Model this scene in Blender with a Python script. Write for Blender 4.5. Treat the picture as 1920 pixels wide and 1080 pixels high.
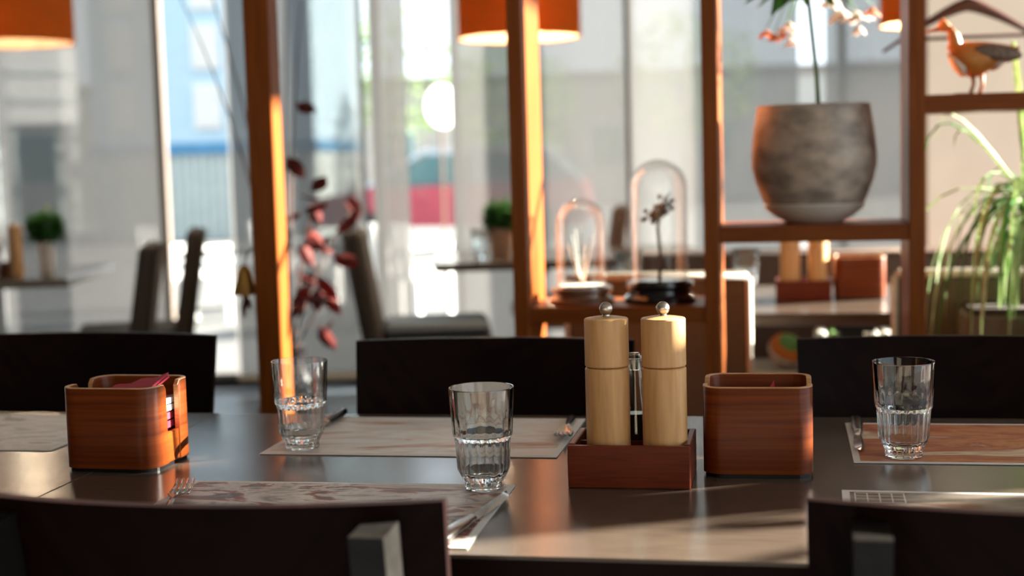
import bpy, math, random
from mathutils import Vector, Matrix, Euler
random.seed(7)
PI = math.pi
R = math.radians
for o in list(bpy.data.objects):
    bpy.data.objects.remove(o)
SC = bpy.context.scene
COL = SC.collection

# ------------------------------------------------------------------ camera
cam_d = bpy.data.cameras.new('camera')
cam = bpy.data.objects.new('camera', cam_d)
COL.objects.link(cam)
SC.camera = cam
yaw, pitch, roll = R(11), R(5.16), R(1.6)
fwh = Vector((-math.sin(yaw), math.cos(yaw), 0)); r0 = Vector((math.cos(yaw), math.sin(yaw), 0)); zz = Vector((0, 0, 1))
fw = fwh*math.cos(pitch) - zz*math.sin(pitch); u0 = fwh*math.sin(pitch) + zz*math.cos(pitch)
rr = r0*math.cos(roll) - u0*math.sin(roll); uu = r0*math.sin(roll) + u0*math.cos(roll)
cam.matrix_world = Matrix(((rr.x, uu.x, -fw.x, 0), (rr.y, uu.y, -fw.y, 0), (rr.z, uu.z, -fw.z, 1.157), (0, 0, 0, 1)))
cam_d.sensor_width = 36; cam_d.lens = 50.0
cam_d.clip_start = 0.05; cam_d.clip_end = 400
cam_d.dof.use_dof = True; cam_d.dof.focus_distance = 1.84; cam_d.dof.aperture_fstop = 2.9

# ------------------------------------------------------------------ world, sun, exposure
W = bpy.data.worlds.new('world'); SC.world = W; W.use_nodes = True
bg = W.node_tree.nodes['Background']
bg.inputs['Color'].default_value = (0.82, 0.92, 1.0, 1); bg.inputs['Strength'].default_value = 1.25
sun_d = bpy.data.lights.new('sun', 'SUN'); sun = bpy.data.objects.new('sun', sun_d); COL.objects.link(sun)
sun_d.energy = 33; sun_d.angle = R(0.6); sun_d.color = (1.0, 0.91, 0.79)
to_sun = Vector((.906*math.cos(R(18)), .423*math.cos(R(18)), math.sin(R(18))))
sun.rotation_euler = to_sun.to_track_quat('Z', 'Y').to_euler()
SC.view_settings.view_transform = 'Standard'; SC.view_settings.look = 'None'
SC.view_settings.gamma = 1.0; SC.view_settings.use_curve_mapping = False
SC.view_settings.exposure = 1.0
SC.cycles.max_bounces = 14; SC.cycles.transparent_max_bounces = 24; SC.cycles.transmission_bounces = 12
SC.cycles.diffuse_bounces = 5; SC.cycles.glossy_bounces = 5
SC.cycles.caustics_reflective = False; SC.cycles.caustics_refractive = False
SC.cycles.sample_clamp_indirect = 4.0

# ------------------------------------------------------------------ materials
MATS = {}
def new_mat(name):
    m = bpy.data.materials.new(name); m.use_nodes = True
    nt = m.node_tree; b = nt.nodes['Principled BSDF']
    MATS[name] = m
    return m, nt, b
def noise(nt, scale=(1, 1, 1), s=5, detail=4, dist=0.0, rough=.5, rot=(0, 0, 0)):
    tc = nt.nodes.new('ShaderNodeTexCoord'); mp = nt.nodes.new('ShaderNodeMapping')
    mp.inputs['Scale'].default_value = scale; mp.inputs['Rotation'].default_value = rot
    n = nt.nodes.new('ShaderNodeTexNoise')
    n.inputs['Scale'].default_value = s; n.inputs['Detail'].default_value = detail
    n.inputs['Distortion'].default_value = dist; n.inputs['Roughness'].default_value = rough
    nt.links.new(tc.outputs['Object'], mp.inputs[0]); nt.links.new(mp.outputs[0], n.inputs['Vector'])
    return n
def ramp(nt, src, stops):
    r = nt.nodes.new('ShaderNodeValToRGB')
    els = r.color_ramp.elements
    while len(els) < len(stops): els.new(.5)
    for e, (p, c) in zip(els, stops):
        e.position = p; e.color = (c[0], c[1], c[2], 1)
    nt.links.new(src, r.inputs[0])
    return r
def bump(nt, b, src, strength=.2, dist=.001):
    bp = nt.nodes.new('ShaderNodeBump'); bp.inputs['Strength'].default_value = strength; bp.inputs['Distance'].default_value = dist
    nt.links.new(src, bp.inputs['Height']); nt.links.new(bp.outputs[0], b.inputs['Normal'])
def pm(name, c1, c2=None, s=30, scale=(1, 1, 1), rough=.5, metal=0, bmp=0, spec=.5, detail=4, dist=0, coat=0, lo=.35, hi=.65, bd=.001):
    m, nt, b = new_mat(name)
    if c2 is None: c2 = tuple(x*.82 for x in c1)
    n = noise(nt, scale, s, detail, dist)
    r = ramp(nt, n.outputs['Fac'], [(lo, c1), (hi, c2)])
    nt.links.new(r.outputs[0], b.inputs['Base Color'])
    b.inputs['Roughness'].default_value = rough; b.inputs['Metallic'].default_value = metal
    b.inputs['Specular IOR Level'].default_value = spec
    if coat:
        b.inputs['Coat Weight'].default_value = coat; b.inputs['Coat Roughness'].default_value = .15
    if bmp: bump(nt, b, n.outputs['Fac'], bmp, bd)
    return m
def glass(name, tint=(1, 1, 1), rough=0.0, ior=1.5):
    m, nt, b = new_mat(name)
    b.inputs['Base Color'].default_value = (*tint, 1); b.inputs['Transmission Weight'].default_value = 1
    b.inputs['Roughness'].default_value = rough; b.inputs['IOR'].default_value = ior
    return m
def thin_glass(name, tint=(.96, .98, .98), refl=.5, lo=.04, edge=None):
    m, nt, b = new_mat(name); nt.nodes.remove(b)
    out = nt.nodes['Material Output']
    t = nt.nodes.new('ShaderNodeBsdfTransparent'); t.inputs[0].default_value = (*tint, 1)
    g = nt.nodes.new('ShaderNodeBsdfGlossy'); g.inputs['Roughness'].default_value = .02
    lw = nt.nodes.new('ShaderNodeLayerWeight'); lw.inputs['Blend'].default_value = .25
    mr = nt.nodes.new('ShaderNodeMapRange'); mr.inputs['To Min'].default_value = lo; mr.inputs['To Max'].default_value = refl
    mx = nt.nodes.new('ShaderNodeMixShader')
    if edge:      # a longer way through the wall at its rim looks darker
        rp = ramp(nt, lw.outputs['Facing'], [(.28, tint), (.92, edge)]); nt.links.new(rp.outputs[0], t.inputs[0])
    nt.links.new(lw.outputs['Facing'], mr.inputs['Value']); nt.links.new(mr.outputs[0], mx.inputs[0])
    nt.links.new(t.outputs[0], mx.inputs[1]); nt.links.new(g.outputs[0], mx.inputs[2]); nt.links.new(mx.outputs[0], out.inputs[0])
    return m
def curtain_mat(name, col, transp):
    m, nt, b = new_mat(name); nt.nodes.remove(b); out = nt.nodes['Material Output']
    t = nt.nodes.new('ShaderNodeBsdfTransparent')
    tl = nt.nodes.new('ShaderNodeBsdfTranslucent'); df = nt.nodes.new('ShaderNodeBsdfDiffuse')
    n = noise(nt, (60, 60, 1.2), 6, 3); r = ramp(nt, n.outputs['Fac'], [(.3, col), (.7, tuple(x*.86 for x in col))])
    nt.links.new(r.outputs[0], tl.inputs[0]); nt.links.new(r.outputs[0], df.inputs[0])
    m1 = nt.nodes.new('ShaderNodeMixShader'); m1.inputs[0].default_value = .3
    nt.links.new(tl.outputs[0], m1.inputs[1]); nt.links.new(df.outputs[0], m1.inputs[2])
    m2 = nt.nodes.new('ShaderNodeMixShader'); m2.inputs[0].default_value = 1-transp
    nt.links.new(t.outputs[0], m2.inputs[1]); nt.links.new(m1.outputs[0], m2.inputs[2]); nt.links.new(m2.outputs[0], out.inputs[0])
    return m
def emit(name, col, st):
    m, nt, b = new_mat(name)
    b.inputs['Base Color'].default_value = (*col, 1); b.inputs['Emission Color'].default_value = (*col, 1); b.inputs['Emission Strength'].default_value = st
    return m

# table laminate: dark grey-brown wood
def table_mat():
    m, nt, b = new_mat('table_wood')
    n = noise(nt, (2, 40, 10), 4, 6, .3)
    r = ramp(nt, n.outputs['Fac'], [(.3, (.060, .044, .033)), (.55, (.092, .069, .052)), (.75, (.050, .036, .027))])
    nt.links.new(r.outputs[0], b.inputs['Base Color'])
    n2 = noise(nt, (1, 1, 1), 900, 2)
    rr_ = nt.nodes.new('ShaderNodeMapRange'); rr_.inputs['To Min'].default_value = .15; rr_.inputs['To Max'].default_value = .25
    n3 = noise(nt, (1, 1, 1), 9, 4); nt.links.new(n3.outputs['Fac'], rr_.inputs['Value'])
    nt.links.new(rr_.outputs[0], b.inputs['Roughness'])
    b.inputs['Specular IOR Level'].default_value = .5
    bump(nt, b, n2.outputs['Fac'], .08, .0006)
    return m
T_TABLE = table_mat()
M_BLACKWOOD = pm('black_stained_wood', (.006, .0022, .002), (.011, .004, .0035), 4, (3, 40, 3), .45, spec=.06, bmp=.05)
M_CHAIRPOST = pm('dark_grey_metal_post', (.010, .009, .008), (.015, .014, .013), 60, rough=.3, spec=.22)
M_BOX = pm('teak_ply', (.205, .042, .0055), (.095, .016, .0022), 4, (1.2, 1.2, 42), .3, spec=.2, bmp=.05, dist=.12, lo=.28, hi=.7, detail=7)
M_BOXEDGE = pm('ply_edge', (.62, .33, .13), (.45, .2, .07), 14, (3, 3, 60), .4)
M_TRAY = pm('red_stained_wood', (.18, .029, .0075), (.12, .018, .005), 6, (3, 20, 40), .34, spec=.22, bmp=.05, dist=.3)
M_MILL = pm('maple_wood', (.72, .43, .195), (.55, .295, .115), 6, (22, 22, 1.8), .38, spec=.4, bmp=.04, dist=.5, lo=.28, hi=.74, detail=7)
M_STEEL = pm('brushed_steel', (.62, .60, .58), (.5, .49, .48), 40, rough=.18, metal=1)
M_KNOB = pm('satin_nickel', (.60, .54, .47), (.5, .45, .4), 60, (1, 1, 20), .3, metal=1)
M_BLACKPL = pm('black_plastic', (.010, .010, .011), None, 50, rough=.25, spec=.3)
M_GLASS = glass('tumbler_glass', (.88, .915, .915))
M_DOME = thin_glass('dome_glass', (.985, .99, .99), .5, .015)
M_TUMBTHIN = thin_glass('tumbler_wall_glass', (.965, .975, .972), .9, .03, edge=(.10, .12, .12))
M_BOTTLE = glass('bottle_glass', (.95, .98, .96))
M_OIL = glass('olive_oil', (.85, .55, .08), ior=1.47)
M_DARKOIL = pm('balsamic', (.03, .012, .006), None, 20, rough=.1)
M_PANE = thin_glass('window_glass', (.97, .985, .985), .35, .02)
M_MATBASE = pm('mat_paper', (.88, .86, .82), (.84, .82, .78), 30, rough=.55)
def print_mat(name, stops, scale, s, dist, rot=0):
    m, nt, b = new_mat(name)
    n = noise(nt, scale, s, 8, dist, .62, (0, 0, rot))
    r = ramp(nt, n.outputs['Fac'], stops)
    nt.links.new(r.outputs[0], b.inputs['Base Color']); b.inputs['Roughness'].default_value = .42
    b.inputs['Specular IOR Level'].default_value = .35
    return m
M_PR_NEAR = print_mat('print_smoke', [(.25, (.05, .05, .055)), (.36, (.22, .19, .17)), (.44, (.66, .56, .49)), (.50, (.80, .72, .66)), (.55, (.40, .13, .07)), (.61, (.10, .09, .09)), (.68, (.5, .44, .4)), (.8, (.75, .69, .63))], (3.0, 7.5, 1), 2.6, 1.6, .2)
M_PR_MID = print_mat('print_cream', [(.22, (.34, .17, .10)), (.36, (.74, .63, .53)), (.44, (.92, .88, .82)), (.55, (.78, .66, .55)), (.62, (.52, .25, .15)), (.8, (.88, .84, .79))], (1.6, 6, 1), 2.0, 1.3, -.1)
M_PR_LEFT = print_mat('print_grey', [(.25, (.30, .28, .27)), (.40, (.72, .68, .65)), (.5, (.9, .87, .84)), (.58, (.40, .37, .36)), (.75, (.84, .80, .77))], (2, 5, 1), 2.4, 1.5, .3)
M_PR_RIGHT = print_mat('print_rust', [(.25, (.12, .04, .025)), (.38, (.46, .11, .045)), (.46, (.64, .26, .11)), (.54, (.40, .085, .035)), (.62, (.82, .64, .44)), (.68, (.5, .17, .06)), (.8, (.45, .2, .08))], (1.3, 4.2, 1), 2.6, .9, .35)
M_PR_FOUR = print_mat('print_brown', [(.25, (.04, .025, .015)), (.4, (.17, .10, .065)), (.5, (.33, .29, .24)), (.6, (.19, .08, .035)), (.8, (.27, .21, .165))], (2, 6, 1), 2.4, 1.2, -.2)
M_NAPRED = pm('red_napkin_paper', (.55, .035, .07), (.46, .025, .055), 90, rough=.85, bmp=.3)
M_NAPWHITE = pm('white_napkin_paper', (.82, .80, .77), (.74, .72, .7), 90, rough=.85, bmp=.3)
M_ORANGEWOOD = pm('amber_stained_wood', (.25, .064, .0075), (.19, .046, .0055), 4, (20, 20, 1.5), .4, spec=.18, bmp=.05, dist=.4)
M_SHELFWOOD = pm('amber_shelf_wood', (.24, .060, .0075), (.18, .042, .0055), 4, (1.5, 20, 20), .4, spec=.18, bmp=.05, dist=.4)
M_POT = pm('stone_glaze', (.56, .46, .375), (.24, .195, .16), 16, (1, 1, 1.6), .42, bmp=.35, detail=8, bd=.003)
M_POTRIM = pm('pale_glaze', (.78, .72, .64), (.68, .62, .55), 12, rough=.35)
M_SOIL = pm('soil', (.06, .04, .03), (.03, .02, .015), 60, rough=.95, bmp=.8)
M_STEM = pm('green_stem', (.06, .17, .06), (.09, .22, .07), 20, rough=.5)
M_LEAF = pm('green_leaf', (.10, .28, .07), (.06, .19, .05), 25, (1, 1, 4), .42)
M_LEAFPALE = pm('variegated_leaf', (.66, .72, .52), (.28, .46, .18), 7, (30, 30, 2), .4)
M_LEAFRED = pm('red_autumn_leaf', (.20, .026, .02), (.11, .018, .016), 30, rough=.5)
M_PETAL = pm('white_petal', (.92, .88, .85), (.92, .80, .74), 30, rough=.6)
M_PETALOR = pm('peach_petal', (.80, .34, .17), (.85, .55, .40), 30, rough=.6)
M_TWIG = pm('dark_twig', (.10, .045, .03), (.07, .03, .025), 30, rough=.7)
M_DOMEWOOD = pm('brown_lacquer', (.22, .09, .04), (.15, .06, .03), 10, (4, 4, 20), .2, coat=.5)
M_BLACKLAC = pm('black_lacquer', (.012, .010, .012), None, 10, rough=.15, coat=.5)
M_FELT = pm('pale_green_felt', (.70, .72, .66), (.62, .65, .58), 60, rough=.9)
M_DUCKOR = pm('duck_rust', (.62, .25, .05), (.40, .15, .035), 18, rough=.38, detail=6)
M_DUCKHEAD = pm('duck_head_buff', (.60, .28, .10), (.52, .22, .07), 16, rough=.35)
M_DUCKGREY = pm('duck_wing_grey', (.10, .08, .07), (.26, .17, .11), 22, (6, 1, 4), .4, detail=6)
M_DUCKWHITE = pm('duck_white', (.74, .68, .60), (.66, .60, .52), 20, rough=.5)
M_DUCKLEG = pm('duck_leg', (.36, .13, .06), None, 30, rough=.5)
M_HANGER = pm('mahogany_hanger', (.085, .018, .012), (.06, .012, .009), 5, (2, 20, 20), .3, coat=.3)
M_OLIVE = pm('olive_upholstery', (.145, .118, .075), (.105, .086, .056), 180, rough=.85, bmp=.3)
M_PIPING = pm('pale_piping', (.60, .56, .48), None, 80, rough=.7)
M_TAUPE = pm('taupe_upholstery', (.075, .056, .038), (.055, .041, .029), 160, rough=.85, bmp=.3)
M_BROWNUP = pm('brown_leather', (.105, .060, .042), (.075, .042, .03), 40, rough=.5, bmp=.2)
M_SLATE = pm('slate_cushion', (.10, .12, .14), (.075, .09, .11), 100, rough=.6)
M_DARKLEG = pm('black_leg', (.014, .013, .013), None, 20, rough=.4)
M_SHADE = None
def shade_mat():
    m, nt, b = new_mat('orange_shade'); nt.nodes.remove(b); out = nt.nodes['Material Output']
    n = noise(nt, (1, 1, 30), 6, 4); r = ramp(nt, n.outputs['Fac'], [(.3, (.86, .33, .06)), (.7, (.74, .27, .045))])
    tl = nt.nodes.new('ShaderNodeBsdfTranslucent'); df = nt.nodes.new('ShaderNodeBsdfDiffuse')
    nt.links.new(r.outputs[0], tl.inputs[0]); nt.links.new(r.outputs[0], df.inputs[0])
    mx = nt.nodes.new('ShaderNodeMixShader'); mx.inputs[0].default_value = .5
    nt.links.new(tl.outputs[0], mx.inputs[1]); nt.links.new(df.outputs[0], mx.inputs[2]); nt.links.new(mx.outputs[0], out.inputs[0])
    return m
M_SHADE = shade_mat()
M_SHADEIN = pm('shade_lining', (.85, .68, .46), None, 20, rough=.8)
LATE_TL = [(M_SHADEIN, .5)]
M_BULB = emit('warm_bulb', (1.0, .75, .45), 3)
M_WALL = pm('beige_plaster', (.64, .56, .475), (.61, .53, .45), 6, rough=.85, bmp=.1)
M_WALLDK = pm('taupe_plaster', (.24, .20, .165), (.22, .185, .15), 5, rough=.85, bmp=.1)
M_CEIL = pm('ceiling_white', (.80, .77, .72), (.77, .74, .69), 4, rough=.9)
M_FLOOR = pm('slate_floor', (.075, .085, .10), (.055, .063, .075), 5, rough=.3, spec=.5)
M_FRAME = pm('bronze_frame', (.20, .165, .14), (.18, .145, .12), 20, rough=.4)
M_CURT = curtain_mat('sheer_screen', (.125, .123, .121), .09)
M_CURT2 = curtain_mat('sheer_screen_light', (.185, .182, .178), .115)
M_CURT3 = curtain_mat('sheer_screen_lit', (.29, .284, .277), .14)  # same sheer, coloured paler to make up for the partition's shade
M_CURTBR = curtain_mat('sheer_screen_brown', (.22, .16, .12), .06)
M_PAVE = pm('pale_paving', (.115, .115, .112), (.095, .095, .093), 3, rough=.85)
M_BLUE = pm('blue_cladding', (.44, .60, .70), (.41, .57, .68), 1, (1, 1, 4), .6)
M_BLUEDK = pm('deep_blue_band', (.06, .25, .46), None, 2, rough=.5)
M_WHITEOUT = pm('white_paint', (.82, .82, .80), (.76, .76, .75), 4, rough=.5)
M_CORR = pm('pale_corrugated', (.50, .56, .55), (.44, .50, .49), 5, rough=.5)
M_GREYB = pm('grey_render', (.50, .46, .43), (.44, .41, .38), 1, rough=.8)
M_CARRED = pm('car_red', (.52, .03, .07), None, 3, rough=.25, coat=1)
M_CARGLASS = pm('car_glass', (.04, .14, .15), (.05, .20, .2), 1.2, rough=.08, spec=.8)
M_CARROOF = pm('car_roof_silver', (.55, .62, .68), None, 3, rough=.15, metal=.6)
M_TYRE = pm('tyre_rubber', (.02, .02, .02), None, 20, rough=.8)
M_TREE = pm('tree_leaves', (.12, .22, .06), (.20, .27, .10), 5, rough=.8)
M_BARK = pm('tree_bark', (.16, .11, .08), None, 8, rough=.9)
M_GRASS = pm('lawn_green', (.16, .30, .09), (.12, .24, .07), 3, rough=.9)
M_CUSHOR = pm('cushion_orange', (.75, .20, .03), None, 60, rough=.8)
M_CUSHGR = pm('cushion_green', (.14, .30, .07), None, 60, rough=.8)
M_CUSHWH = pm('cushion_white', (.75, .73, .66), None, 60, rough=.8)
M_GOLD = pm('antique_gold', (.48, .26, .06), (.35, .18, .04), 20, rough=.35, metal=.6)
M_CERAM = pm('white_ceramic', (.76, .75, .72), None, 20, rough=.3)
M_TERRA = pm('peach_terracotta', (.62, .38, .26), None, 20, rough=.7)

def make_translucent(m, f):
    nt = m.node_tree; b = nt.nodes['Principled BSDF']; out = nt.nodes['Material Output']
    tl = nt.nodes.new('ShaderNodeBsdfTranslucent'); mx = nt.nodes.new('ShaderNodeMixShader'); mx.inputs[0].default_value = f
    src = b.inputs['Base Color'].links[0].from_socket
    nt.links.new(src, tl.inputs[0]); nt.links.new(b.outputs[0], mx.inputs[1]); nt.links.new(tl.outputs[0], mx.inputs[2]); nt.links.new(mx.outputs[0], out.inputs[0])
for q_, f_ in LATE_TL: make_translucent(q_, f_)
for q_ in (M_LEAF, M_LEAFPALE, M_LEAFRED, M_PETAL, M_PETALOR, M_TREE): make_translucent(q_, .4)

# ------------------------------------------------------------------ mesh builder
class MB:
    def __init__(s): s.v = []; s.f = []; s.mi = []
    def add(s, verts, faces, mi=0, T=None):
        n = len(s.v)
        for p in verts:
            p = Vector(p)
            s.v.append(T @ p if T else p)
        for f in faces:
            s.f.append([i+n for i in f]); s.mi.append(mi)
        return s
    def box(s, x0, x1, y0, y1, z0, z1, mi=0, T=None, bev=0):
        if bev <= 0:
            vs = [(x0, y0, z0), (x1, y0, z0), (x1, y1, z0), (x0, y1, z0), (x0, y0, z1), (x1, y0, z1), (x1, y1, z1), (x0, y1, z1)]
            return s.add(vs, [(3, 2, 1, 0), (4, 5, 6, 7), (0, 1, 5, 4), (1, 2, 6, 5), (2, 3, 7, 6), (3, 0, 4, 7)], mi, T)
        b = bev; vs = []; idx = {}
        X = (x0, x1); Y = (y0, y1); Z = (z0, z1); sg = (1, -1)
        for i in (0, 1):
            for j in (0, 1):
                for k in (0, 1):
                    for ax in range(3):
                        p = [X[i], Y[j], Z[k]]
                        for a, q in enumerate((i, j, k)):
                            if a != ax: p[a] += b*sg[q]
                        idx[(i, j, k, ax)] = len(vs); vs.append(p)
        fs = []
        for i in (0, 1):
            f = [idx[(i, 0, 0, 0)], idx[(i, 1, 0, 0)], idx[(i, 1, 1, 0)], idx[(i, 0, 1, 0)]]
            fs.append(f if i else f[::-1])
            f = [idx[(0, i, 0, 1)], idx[(1, i, 0, 1)], idx[(1, i, 1, 1)], idx[(0, i, 1, 1)]]
            fs.append(f[::-1] if i else f)
            f = [idx[(0, 0, i, 2)], idx[(1, 0, i, 2)], idx[(1, 1, i, 2)], idx[(0, 1, i, 2)]]
            fs.append(f if i else f[::-1])
        for i in (0, 1):
            for j in (0, 1):
                f = [idx[(0, i, j, 1)], idx[(1, i, j, 1)], idx[(1, i, j, 2)], idx[(0, i, j, 2)]]; fs.append(f)
                f = [idx[(i, 0, j, 0)], idx[(i, 1, j, 0)], idx[(i, 1, j, 2)], idx[(i, 0, j, 2)]]; fs.append(f)
                f = [idx[(i, j, 0, 0)], idx[(i, j, 1, 0)], idx[(i, j, 1, 1)], idx[(i, j, 0, 1)]]; fs.append(f)
                for k in (0, 1): fs.append([idx[(i, j, k, a)] for a in range(3)])
        return s.add(vs, fs, mi, T)
    def lathe(s, prof, n=32, mi=0, T=None, rmod=None, close=False):
        vs = []; fs = []; m = len(prof)
        for k in range(n):
            a = 2*PI*k/n
            for q, (r, z) in enumerate(prof):
                rr_ = r*(rmod(q, a) if rmod else 1)
                vs.append((rr_*math.cos(a), rr_*math.sin(a), z))
        for k in range(n):
            k2 = (k+1) % n
            rng = range(m) if close else range(m-1)
            for q in rng:
                q2 = (q+1) % m
                fs.append((k*m+q, k2*m+q, k2*m+q2, k*m+q2))
        return s.add(vs, fs, mi, T)
    def tube(s, pts, rad, n=8, mi=0, T=None, cap=True, flat=1.0):
        pts = [Vector(p) for p in pts]; m = len(pts)
        if not isinstance(rad, (list, tuple)): rad = [rad]*m
        vs = []; fs = []; up = None
        for i, p in enumerate(pts):
            t = (pts[min(i+1, m-1)]-pts[max(i-1, 0)]).normalized()
            if up is None:
                up = t.cross(Vector((0, 0, 1)) if abs(t.z) < .9 else Vector((1, 0, 0))).normalized()
            up = (up-t*up.dot(t)).normalized(); w = t.cross(up)
            for k in range(n):
                a = 2*PI*k/n
                vs.append(p+up*math.cos(a)*rad[i]+w*math.sin(a)*rad[i]*flat)
        for i in range(m-1):
            for k in range(n):
                k2 = (k+1) % n
                fs.append((i*n+k, i*n+k2, (i+1)*n+k2, (i+1)*n+k))
        if cap:
            fs.append(list(range(n))[::-1]); fs.append([(m-1)*n+k for k in range(n)])
        return s.add(vs, fs, mi, T)
    def ell(s, c, rx, ry, rz, n=16, m=10, mi=0, T=None):
        vs = []; fs = []
        for i in range(m+1):
            t = PI*i/m
            for k in range(n):
                a = 2*PI*k/n
                vs.append((c[0]+rx*math.sin(t)*math.cos(a), c[1]+ry*math.sin(t)*math.sin(a), c[2]+rz*math.cos(t)))
        for i in range(m):
            for k in range(n):
                k2 = (k+1) % n
                fs.append((i*n+k, (i+1)*n+k, (i+1)*n+k2, i*n+k2))
        return s.add(vs, fs, mi, T)
    def prism(s, poly, z0, z1, mi=0, T=None):
        n = len(poly)
        vs = [(x, y, z0) for x, y in poly]+[(x, y, z1) for x, y in poly]
        fs = [list(range(n))[::-1], list(range(n, 2*n))]+[(i, (i+1) % n, n+(i+1) % n, n+i) for i in range(n)]
        return s.add(vs, fs, mi, T)
    def strip(s, pts, widths, side, mi=0, T=None, fold=0.0, thick=0.0):
        # a leaf blade: centre line, half widths, sideways direction, slight V fold
        pts = [Vector(p) for p in pts]; side = Vector(side).normalized(); m = len(pts); vs = []; fs = []
        for i, p in enumerate(pts):
            t = (pts[min(i+1, m-1)]-pts[max(i-1, 0)]).normalized()
            sd = (side-t*side.dot(t)).normalized(); nn = sd.cross(t)
            w = widths[i]
            vs += [p-sd*w+nn*w*fold, p-nn*thick, p+sd*w+nn*w*fold, p+nn*thick]
        for i in range(m-1):
            a = 4*i; b = a+4
            fs += [(a, a+1, b+1, b), (a+1, a+2, b+2, b+1), (a+2, a+3, b+3, b+2), (a+3, a, b, b+3)] if thick else [(a, a+1, b+1, b), (a+1, a+2, b+2, b+1)]
        return s.add(vs, fs, mi, T)
    def build(s, name, mats, parent=None, smooth=False, sharp=None):
        me = bpy.data.meshes.new(name)
        me.from_pydata([tuple(v) for v in s.v], [], s.f)
        if not isinstance(mats, (list, tuple)): mats = [mats]
        for m in mats: me.materials.append(m)
        for p, mi in zip(me.polygons, s.mi):
            p.material_index = mi; p.use_smooth = smooth
        import bmesh
        bm = bmesh.new(); bm.from_mesh(me); bmesh.ops.recalc_face_normals(bm, faces=bm.faces); bm.to_mesh(me); bm.free()
        if smooth and sharp: me.set_sharp_from_angle(angle=R(sharp))
        me.update()
        o = bpy.data.objects.new(name, me); COL.objects.link(o)
        if parent: o.parent = parent
        return o
def tag(o, label, cat, group=None, kind=None):
    o['label'] = label; o['category'] = cat
    if group: o['group'] = group
    if kind: o['kind'] = kind
    return o
def struct(o): o['kind'] = 'structure'; return o
def thing(name, label, cat, loc=(0, 0, 0), rz=0, group=None):
    o = bpy.data.objects.new(name, None); o.empty_display_size = .05; COL.objects.link(o)
    o.location = loc; o.rotation_euler = (0, 0, rz)
    return tag(o, label, cat, group)
def copy_tree(o, parent=None):
    c = o.copy(); COL.objects.link(c); c.parent = parent
    for ch in list(o.children): copy_tree(ch, c)
    return c
def dup(root, loc, rz, label):
    c = copy_tree(root); c.location = loc; c.rotation_euler = (0, 0, rz); c['label'] = label
    return c
def rot(z=0, loc=(0, 0, 0), x=0, y=0):
    return Matrix.Translation(loc) @ Euler((x, y, z)).to_matrix().to_4x4()
def arc(cx, cy, r, a0, a1, n):
    return [(cx+r*math.cos(a0+(a1-a0)*i/n), cy+r*math.sin(a0+(a1-a0)*i/n)) for i in range(n+1)]

# ================================================================== SETTING
XR, XL, YB, ZC = 3.2, -6.0, -3.0, 3.0
WA = R(11); W0 = Vector((-2.6, 7.1, 0))
def wp(s, z=0, off=0):      # a point of the window wall: along, height, outwards
    return Vector((W0.x+s*math.cos(WA)-off*math.sin(WA), W0.y+s*math.sin(WA)+off*math.cos(WA), z))
WT = rot(WA, W0)
struct(MB().prism([(XL-.1, YB-.1), (XR+.1, YB-.1), (XR+.1, 8.4), (XL-.1, 6.6)], -.12, 0).build('floor', M_FLOOR))
struct(MB().prism([(XL-.1, YB-.1), (XR+.1, YB-.1), (XR+.1, 8.4), (XL-.1, 6.6)], ZC, ZC+.12).build('ceiling', M_CEIL))
struct(MB().box(XL-.12, XL, YB, 6.6, 0, ZC).build('wall_left', M_WALLDK))
struct(MB().box(XL, XR, YB-.12, YB, 0, ZC).build('wall_back', M_WALLDK))
# unseen right wall: windows, plus slits added to aim sun at table items
OPEN = [(-2.5, 3.16, .25, 2.92), (3.268, 3.50, 1.925, 2.0), (3.268, 3.365, 2.13, 2.26), (3.668, 3.80, 2.19, 2.34), (4.3, 6.9, .5, 2.9)]
WT_R = .06
m = MB(); ys = [YB]
for (a, b, z0, z1) in OPEN:
    if ys[-1] > a: m.box(XR, XR+WT_R, a, ys[-1], 2.0, z0); m.box(XR, XR+WT_R, b, ys[-1], z0, z1); m.box(XR, XR+WT_R, a, ys[-1], z1, ZC); continue
    m.box(XR, XR+WT_R, ys[-1], a, 0, ZC); m.box(XR, XR+WT_R, a, b, 0, z0); ys.append(b)
    if z1 > 2.1: m.box(XR, XR+WT_R, a, b, z1, ZC)
m.box(XR, XR+WT_R, ys[-1], 8.35, 0, ZC)
struct(m.build('wall_right', M_WALL))
nwin = [0]
def window(T, s0, s1, z0, z1, bars=(), fr=.05, dep=.06):
    nwin[0] += 1
    root = bpy.data.objects.new('window_%d' % nwin[0], None); COL.objects.link(root); root['kind'] = 'structure'
    f = MB()
    f.box(s0, s0+fr, 0, dep, z0, z1, T=T); f.box(s1-fr, s1, 0, dep, z0, z1, T=T); f.box(s0+fr, s1-fr, 0, dep, z0, z0+fr, T=T); f.box(s0+fr, s1-fr, 0, dep, z1-fr, z1, T=T)
    f.build('window_frame', M_FRAME, root)
    ed = [s0+fr]+[x for b in bars for x in (b-.022, b+.022)]+[s1-fr]
    for b in bars: MB().box(b-.022, b+.022, 0, dep, z0+fr, z1-fr, T=T).build('mullion', M_FRAME, root)
    for i in range(0, len(ed), 2):
        MB().box(ed[i], ed[i+1], dep*.5-.003, dep*.5+.003, z0+fr, z1-fr, T=T).build('window_pane', M_PANE, root)
    return root
TR = rot(-PI/2, (XR+.03, 0, 0))     # local x runs along -Y
for (a, b, z0, z1) in OPEN:  # the added sun slits get frames and panes too
    window(TR, -b, -a, z0, z1, bars=(-1.6, .1, 1.3) if b-a > 4 else (), fr=.012)
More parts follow.
